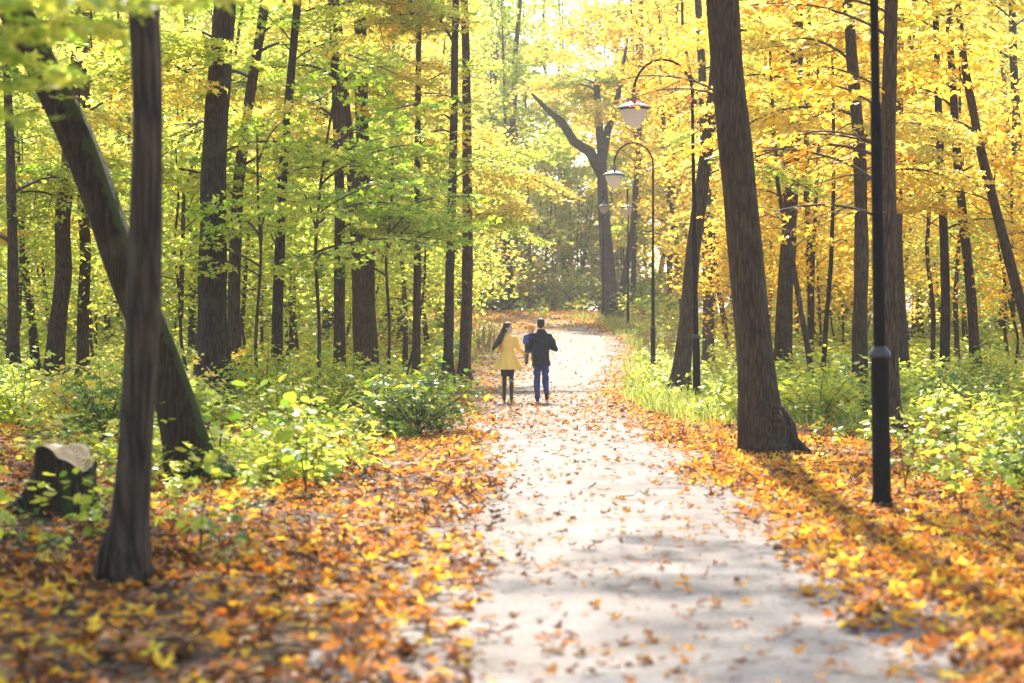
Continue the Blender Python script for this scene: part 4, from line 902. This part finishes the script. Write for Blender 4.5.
# ------------------------------------------------------------------ people
WB = bpy.data.scenes.new('workbench')
U, Wn = 20, 13
ph_ = np.linspace(-math.pi / 2, math.pi / 2, Wn + 2)[1:-1]; th_ = np.arange(U) / U * 2 * math.pi
SV = np.concatenate([np.stack([np.outer(np.cos(ph_), np.cos(th_)), np.outer(np.cos(ph_), np.sin(th_)), np.outer(np.sin(ph_), np.ones(U))], -1).reshape(-1, 3), [[0, 0, -1], [0, 0, 1]]])
SF = [[k * U + j, k * U + (j + 1) % U, (k + 1) * U + (j + 1) % U, (k + 1) * U + j] for k in range(Wn - 1) for j in range(U)] \
    + [[Wn * U, (j + 1) % U, j] for j in range(U)] + [[Wn * U + 1, (Wn - 1) * U + j, (Wn - 1) * U + (j + 1) % U] for j in range(U)]
class Body:
    """closed rounded solids that are fused into one continuous skin"""
    def __init__(s): s.v = []; s.f = []; s.n = 0
    def put(s, V, Fc):
        s.v.append(np.asarray(V, float)); s.f += [[i + s.n for i in f] for f in Fc]; s.n += len(V)
    def ball(s, c, r, sc=(1, 1, 1), rot=None):
        M = Matrix.Translation(Vector(c)) @ (rot or Matrix.Identity(4)) @ Matrix.Diagonal((r * sc[0], r * sc[1], r * sc[2], 1))
        A = np.array(M); s.put(SV @ A[:3, :3].T + A[:3, 3], SF); return s
    def limb(s, pts, rad, sc=None):
        """tapered limb through joints"""
        for k in range(len(pts) - 1):
            a, b = Vector(pts[k]), Vector(pts[k + 1]); q = np.array((b - a).to_track_quat('Z', 'Y').to_matrix()); n = 18; an = np.arange(n) / n * 2 * math.pi
            ring = np.stack([np.cos(an), np.sin(an), 0 * an], -1) @ q.T
            s.put(np.concatenate([np.array(a) + ring * rad[k], np.array(b) + ring * rad[k + 1]]), [[j, (j + 1) % n, n + (j + 1) % n, n + j] for j in range(n)] + [list(range(n))[::-1], list(range(n, 2 * n))])
            s.ball(a, rad[k] * 1.0); s.ball(b, rad[k + 1] * 1.0)
        return s
    def stack(s, secs, n=28):
        """secs: (x, y, z, rx, ry) cross sections from low to high, closed"""
        an = np.arange(n) / n * 2 * math.pi; m_ = len(secs)
        V = np.concatenate([np.stack([x + rx * np.cos(an), y + ry * np.sin(an), z + 0 * an], -1) for (x, y, z, rx, ry) in secs])
        s.put(V, [[r * n + k, r * n + (k + 1) % n, (r + 1) * n + (k + 1) % n, (r + 1) * n + k] for r in range(m_ - 1) for k in range(n)] + [list(range(n))[::-1], list(range((m_ - 1) * n, m_ * n))]); return s
    def done(s, name, m, parent, voxel=.009, smooth=4, disp=None):
        me = bpy.data.meshes.new(name); me.from_pydata(np.concatenate(s.v).tolist(), [], s.f); me.update(); me.materials.append(m)
        o = bpy.data.objects.new(name + '_tmp', me); WB.collection.objects.link(o)
        r_ = o.modifiers.new('fuse', 'REMESH'); r_.mode = 'VOXEL'; r_.voxel_size = voxel; r_.use_smooth_shade = True
        sm = o.modifiers.new('even', 'SMOOTH'); sm.iterations = smooth; sm.factor = .5
        WB.view_layers[0].update(); dg = WB.view_layers[0].depsgraph; me2 = bpy.data.meshes.new_from_object(o.evaluated_get(dg)); me2.name = name
        bpy.data.objects.remove(o)
        if disp:
            for v in me2.vertices: v.co = disp(v.co.copy())
        for p in me2.polygons: p.use_smooth = True
        if not me2.materials: me2.materials.append(m)
        return link(bpy.data.objects.new(name, me2), parent)
SKIN = plain('skin', (.78, .50, .38), .5, noise=.06, nscale=12)
def head(B, c, yaw, sc=1.0, tilt=0):
    """skull, jaw, nose, brow, ears and neck turned by yaw (0 looks towards +Y)"""
    Rm = Matrix.Translation(Vector(c)) @ Matrix.Rotation(yaw, 4, 'Z') @ Matrix.Rotation(tilt, 4, 'X')
    def p(x, y, z): return Rm @ Vector((x * sc, y * sc, z * sc))
    B.ball(p(0, -.008, .02), .088 * sc, (.86, 1.06, 1.08), Matrix.Rotation(yaw, 4, 'Z'))
    B.ball(p(0, .022, -.045), .062 * sc, (.92, 1.0, 1.05), Matrix.Rotation(yaw, 4, 'Z'))
    B.ball(p(0, .058, -.082), .026 * sc); B.limb([p(0, .086, .012), p(0, .108, -.022)], [.009 * sc, .015 * sc])
    B.ball(p(0, .082, -.050), .018 * sc, (1.4, .7, .6), Matrix.Rotation(yaw, 4, 'Z'))
    for sg in (-1, 1):
        B.ball(p(sg * .080, -.006, -.008), .024 * sc, (.4, .7, 1.1), Matrix.Rotation(yaw, 4, 'Z'))
        B.ball(p(sg * .040, .060, -.022), .026 * sc)
    return p
def features(p, sc, parent, eye=(.03, .02, .015), lip=(.45, .08, .07)):
    for sg in (-1, 1):
        b = Body(); b.ball(p(sg * .032, .079, .008), .0115 * sc); b.done('eye', plain('eye', eye, .2), parent, .002, 1)
    for sg in (-1, 1):
        b = Body(); b.limb([p(sg * .016, .090, .028), p(sg * .048, .078, .030)], [.004 * sc, .003 * sc]); b.done('eyebrow', plain('brow', (.04, .025, .02), .8), parent, .0018, 1)
    b = Body(); b.limb([p(-.022, .088, -.052), p(0, .099, -.053), p(.022, .088, -.052)], [.004 * sc, .007 * sc, .004 * sc]); b.done('mouth', plain('lips', lip, .4), parent, .002, 1)
def hand(B, wrist, d, up, side, sc=1.0, curl=.5, thumb=1):
    d = Vector(d).normalized(); up = Vector(up); up = (up - d * up.dot(d)).normalized(); w_ = d.cross(up) * side
    W = Vector(wrist); B.limb([W, W + d * .035 * sc], [.026 * sc, .030 * sc])
    for k in range(4):
        o = (k - 1.5) * .0205 * sc; B.limb([W + d * .02 * sc + w_ * o * .7, W + d * .085 * sc + w_ * o], [.017 * sc, .0125 * sc])
        q = W + d * .085 * sc + w_ * o; L = [.072, .082, .078, .060][k] * sc; dd = d.copy()
        for j, fr in enumerate((.45, .3, .25)):
            dd = (dd - up * curl * (.5 + .4 * j)).normalized(); q2 = q + dd * L * fr; B.limb([q, q2], [(.0095 - .0008 * j) * sc, (.0088 - .0008 * j) * sc]); q = q2
    t0 = W + d * .03 * sc + w_ * -thumb * .026 * sc; t1 = t0 + (d * .7 + w_ * -thumb * .8 - up * .2).normalized() * .038 * sc; t2 = t1 + (d + w_ * -thumb * .2 - up * .4).normalized() * .030 * sc
    B.limb([t0, t1, t2], [.014 * sc, .0115 * sc, .009 * sc])
def place_person(px, Y, label, rz=0):
    x = (px - 512) / F * Y; z = float(gz(x, Y)) + .032; o = empty('person', (x, Y, z), rz, label=label, cat='person'); o.scale = (.965,) * 3; return o

PY_ = 41.4
# --- the man, seen from behind, mid-stride, a small child on his left arm
man = place_person(541, PY_, 'man in a black jacket and blue jeans walking away with a child in his arms')
LH, RH = (-.09, .0, .93), (.09, .0, .93)
LK, RK = (-.085, .06, .50), (.10, .07, .50)
LA, RA = (-.075, .05, .09), (.115, -.22, .19)
LT, RT = (-.08, .20, .03), (.13, -.20, .035)
LS, RS = (-.175, 0, 1.415), (.175, 0, 1.415)
LE, RE = (-.27, .02, 1.17), (.31, -.01, 1.16)
LW, RW = (-.16, .25, 1.20), (.13, .26, 1.22)
B = Body()
B.stack([(0, 0, .86, .15, .10), (0, 0, .95, .17, .115), (0, 0, 1.08, .15, .10), (0, .0, 1.28, .18, .115), (0, 0, 1.42, .19, .105), (0, 0, 1.48, .13, .085), (0, .0, 1.52, .06, .06)])
B.limb([(0, 0, 1.45), (0, .01, 1.60)], [.062, .056]); pm_ = head(B, (0, .015, 1.685), R(-6), 1.0)
for (h, k_, a_, f_) in ((LH, LK, LA, LT), (RH, RK, RA, RT)): B.limb([h, k_, a_], [.085, .056, .040]); B.limb([a_, f_], [.042, .034])
for (h, k_, a_) in ((LS, LE, LW), (RS, RE, RW)): B.limb([h, k_, a_], [.058, .042, .029])
hand(B, LW, (.8, .4, -.1), (0, .8, -.4), 1, curl=.35); hand(B, RW, (-.85, .45, .25), (0, .9, .3), -1, curl=.35)
B.done('body', SKIN, man, .0075, 3)
features(pm_, 1.0, man)
JACK = plain('black_wool', (.014, .015, .020), .85, noise=.3, nscale=60, bump=.3)
B = Body()
B.stack([(0, .0, .79, .198, .14), (0, 0, .86, .193, .14), (0, 0, .98, .182, .135), (0, 0, 1.10, .172, .13), (0, 0, 1.28, .200, .14), (0, 0, 1.40, .215, .13), (0, 0, 1.47, .175, .11), (0, 0, 1.52, .11, .09), (0, .0, 1.555, .085, .08)])
for (h, k_, a_) in ((LS, LE, LW), (RS, RE, RW)): B.limb([h, k_, a_], [.075, .066, .050])
def folds(co):
    f = .010 * math.sin(co.z * 27 + co.x * 14 + 2 * math.sin(co.z * 9)) + .006 * math.sin(co.x * 40 + co.z * 7); n = Vector((co.x, co.y, 0)); n.normalize(); return co + n * f
B.done('jacket', JACK, man, .010, 5, folds)
B = Body(); B.stack([(0, 0, 1.515, .085, .082), (0, 0, 1.54, .092, .088), (0, -.003, 1.572, .086, .082), (0, 0, 1.58, .07, .07)]); B.done('collar', JACK, man, .006, 2)
JEAN = plain('blue_denim', (.022, .042, .16), .8, noise=.45, nscale=24, bump=.3)
B = Body(); B.stack([(0, 0, .80, .165, .115), (0, 0, .88, .185, .13), (0, 0, .98, .175, .125)])
for (h, k_, a_) in ((LH, LK, LA), (RH, RK, RA)): B.limb([h, k_, (a_[0], a_[1], a_[2] + .03)], [.098, .070, .060])
B.done('jeans', JEAN, man, .009, 3, folds)
SHOE = plain('black_leather', (.018, .014, .012), .35, noise=.2)
for (a_, f_, up) in ((LA, LT, 0), (RA, RT, 1)):
    B = Body(); a = Vector(a_); 
    if not up:
        B.limb([(a.x, a.y - .05, .045), (a.x, a.y + .08, .045), (f_[0], f_[1], .035)], [.044, .044, .036]); B.ball((a.x, a.y, .085), .048)
    else:
        B.limb([(a.x, a.y - .045, .20), (a.x + .005, a.y - .02, .12), (a.x + .012, a.y + .05, .045)], [.042, .044, .036]); B.ball((a.x, a.y, .21), .046)
    B.done('shoe', SHOE, man, .006, 2)
HAIRM = plain('dark_hair', (.018, .012, .009), .6, noise=.4, nscale=70, bump=.5)
B = Body(); B.ball(pm_(0, -.022, .040), .094, (.92, 1.04, .98)); B.ball(pm_(0, -.045, -.01), .080, (.95, .75, 1.0)); B.done('hair', HAIRM, man, .007, 1)
# --- the child on his arm: blue coat, yellow-orange hat, looking over his shoulder
x_, z_ = man.location.x, man.location.z
child = empty('person', (x_ - .225, PY_ + .12, z_ + 1.13), R(0), label='small child in a blue coat and yellow-orange knitted hat carried by the man', cat='person'); child.scale = (.965,) * 3
B = Body()
B.stack([(0, 0, -.02, .09, .08), (0, 0, .10, .10, .085), (0, 0, .24, .095, .075), (0, 0, .29, .05, .05)]); B.limb([(0, 0, .26), (0, 0, .34)], [.036, .036])
pc = head(B, (0.02, -.01, .405), R(-150), .82)
for sg in (-1, 1):
    B.limb([(sg * .05, 0, -.02), (sg * .08, .10, -.12), (sg * .08, .06, -.30)], [.055, .042, .03]); B.limb([(sg * .08, .05, -.31), (sg * .08, .13, -.33)], [.028, .022])
B.limb([(-.09, 0, .24), (-.12, -.03, .13), (-.05, -.10, .13)], [.034, .028, .021]); B.limb([(.09, 0, .24), (.14, -.05, .22), (.20, -.06, .26)], [.034, .028, .021])
hand(B, (-.05, -.10, .13), (.6, -.5, 0), (0, 0, 1), 1, .55, .4); hand(B, (.20, -.06, .26), (.9, 0, .2), (0, 0, 1), -1, .55, .5)
B.done('body', SKIN, child, .0065, 2); features(pc, .82, child)
BLUE = plain('blue_coat_cloth', (.035, .09, .34), .75, noise=.2, nscale=30)
B = Body(); B.stack([(0, 0, -.08, .12, .105), (0, 0, .05, .125, .11), (0, 0, .2, .12, .10), (0, 0, .28, .08, .075), (0, 0, .31, .06, .06)])
B.limb([(-.09, 0, .24), (-.12, -.03, .13), (-.06, -.09, .13)], [.052, .045, .036]); B.limb([(.09, 0, .24), (.14, -.05, .22), (.19, -.06, .25)], [.052, .045, .036])
B.done('coat', BLUE, child, .008, 4)
B = Body()
for sg in (-1, 1): B.limb([(sg * .05, 0, -.04), (sg * .08, .10, -.12), (sg * .08, .06, -.27)], [.068, .054, .044])
B.done('trousers', plain('grey_cloth', (.10, .11, .15), .8), child, .008, 3)
B = Body(); B.ball(pc(0, -.012, .042), .086, (.95, 1.0, .92)); B.ball(pc(0, -.01, .125), .022); B.done('knitted_hat', plain('yellow_orange_knit', (.85, .42, .06), .85, noise=.2, nscale=60, bump=.6), child, .006, 2)
for sg in (-1, 1): b = Body(); b.limb([(sg * .08, .04, -.315), (sg * .08, .14, -.335)], [.036, .030]); b.done('shoe', SHOE, child, .006, 1)
# --- the woman: flared yellow coat, long dark hair blown back, looking over her right shoulder
wo_ = place_person(507.5, PY_, 'woman with long dark hair in a flared yellow coat looking back over her shoulder', 0)
B = Body()
LH, RH = (-.075, 0, .92), (.075, 0, .92); LK, RK = (-.065, .04, .52), (.085, .0, .52); LA, RA = (-.07, .0, .13), (.085, -.06, .13)
LS, RS = (-.145, 0, 1.38), (.15, 0, 1.38); LE, RE = (-.17, .10, 1.14), (.22, .02, 1.17); LW, RW = (-.09, .24, 1.05), (.33, .12, 1.05)
B.stack([(0, 0, .86, .14, .10), (0, 0, .93, .155, .11), (0, 0, 1.07, .115, .085), (0, 0, 1.22, .135, .10), (0, 0, 1.34, .145, .09), (0, 0, 1.41, .09, .07), (0, 0, 1.44, .05, .05)])
B.limb([(0, 0, 1.38), (.01, .01, 1.52)], [.050, .043]); pw = head(B, (.02, .0, 1.60), R(-118), .96, R(4))
for (h, k_, a_) in ((LH, LK, LA), (RH, RK, RA)): B.limb([h, k_, a_], [.068, .045, .030]); B.limb([a_, (a_[0], a_[1] + .13, .035)], [.034, .024])
for (h, k_, a_) in ((LS, LE, LW), (RS, RE, RW)): B.limb([h, k_, a_], [.044, .034, .024])
hand(B, LW, (.2, .8, -.4), (0, 0, 1), 1, .88, .4); hand(B, RW, (.9, .2, .1), (0, 0, 1), -1, .88, .3)
B.done('body', SKIN, wo_, .0075, 2); features(pw, .96, wo_)
YC = plain('yellow_coat_cloth', (1.0, .58, .14), .8, noise=.10, nscale=25, bump=.2)
B = Body()
B.stack([(0, 0, .71, .305, .25), (0, 0, .75, .295, .24), (0, 0, .86, .245, .20), (0, 0, 1.0, .18, .145), (0, 0, 1.09, .134, .108), (0, 0, 1.13, .132, .106), (0, 0, 1.25, .158, .118), (0, 0, 1.36, .165, .11), (0, 0, 1.42, .11, .085), (0, 0, 1.46, .075, .07)])
for (h, k_, a_) in ((LS, LE, LW), (RS, RE, RW)): B.limb([h, k_, a_], [.062, .052, .046])
def skirt(co):
    if co.z < 1.10 and (abs(co.x) < .30):
        t_ = (1.10 - co.z) / .42; a = math.atan2(co.y, co.x); k = 1 + .10 * t_ * math.sin(a * 9 + co.z * 3) + .03 * t_ * math.sin(a * 4 + 1)
        if math.hypot(co.x, co.y) < .36 and not (co.x > .22 and co.z > .98): co.x *= k; co.y *= k
    return co
B.done('coat', YC, wo_, .009, 3, skirt)
B = Body(); B.stack([(0, 0, 1.105, .142, .115), (0, 0, 1.13, .142, .115)]); B.done('belt', YC, wo_, .006, 1)
B = Body(); B.stack([(0, 0, .56, .135, .105), (0, 0, .66, .145, .115), (0, 0, .80, .16, .12)]); B.done('skirt', JACK, wo_, .008, 2)
TI = plain('black_tights', (.030, .018, .016), .6, noise=.2)
B = Body()
for (h, k_, a_) in ((LH, LK, LA), (RH, RK, RA)): B.limb([h, k_, (a_[0] * .5 + k_[0] * .5, a_[1] * .5 + k_[1] * .5 - .012, .34), a_], [.072, .048, .046, .033])
B.done('tights', TI, wo_, .007, 2)
for a_ in (LA, RA):
    B = Body(); B.limb([(a_[0], a_[1] - .02, .105), (a_[0], a_[1] + .05, .06), (a_[0], a_[1] + .14, .028)], [.040, .034, .028]); B.limb([(a_[0], a_[1] - .04, .09), (a_[0], a_[1] - .05, .005)], [.022, .012]); B.limb([(a_[0], a_[1] - .01, .10), (a_[0], a_[1] - .01, .18)], [.042, .040]); B.done('ankle_boot', SHOE, wo_, .006, 1)
B = Body(); B.ball(pw(0, -.028, .040), .096, (.95, 1.05, 1.0), Matrix.Rotation(R(-118), 4, 'Z')); B.ball(pw(0, -.07, -.02), .075)
for k in range(9):
    a = (k - 4) / 4
    B.limb([pw(a * .05, -.075, .02), (-.11 - .02 * a, -.03 + .04 * a, 1.50 - .02 * a), (-.17 - .02 * a, -.05 + .05 * a, 1.36 + .02 * a), (-.245 - .02 * math.sin(k), -.05 + .05 * a, 1.24 + .02 * a), (-.30 - .03 * math.sin(k * 2), -.04 + .04 * a, 1.16 + .03 * a)], [.042, .048, .044, .034, .012])
B.done('hair', plain('long_dark_hair', (.030, .014, .009), .5, noise=.5, nscale=50, bump=.5), wo_, .008, 2)
bpy.data.scenes.remove(WB)
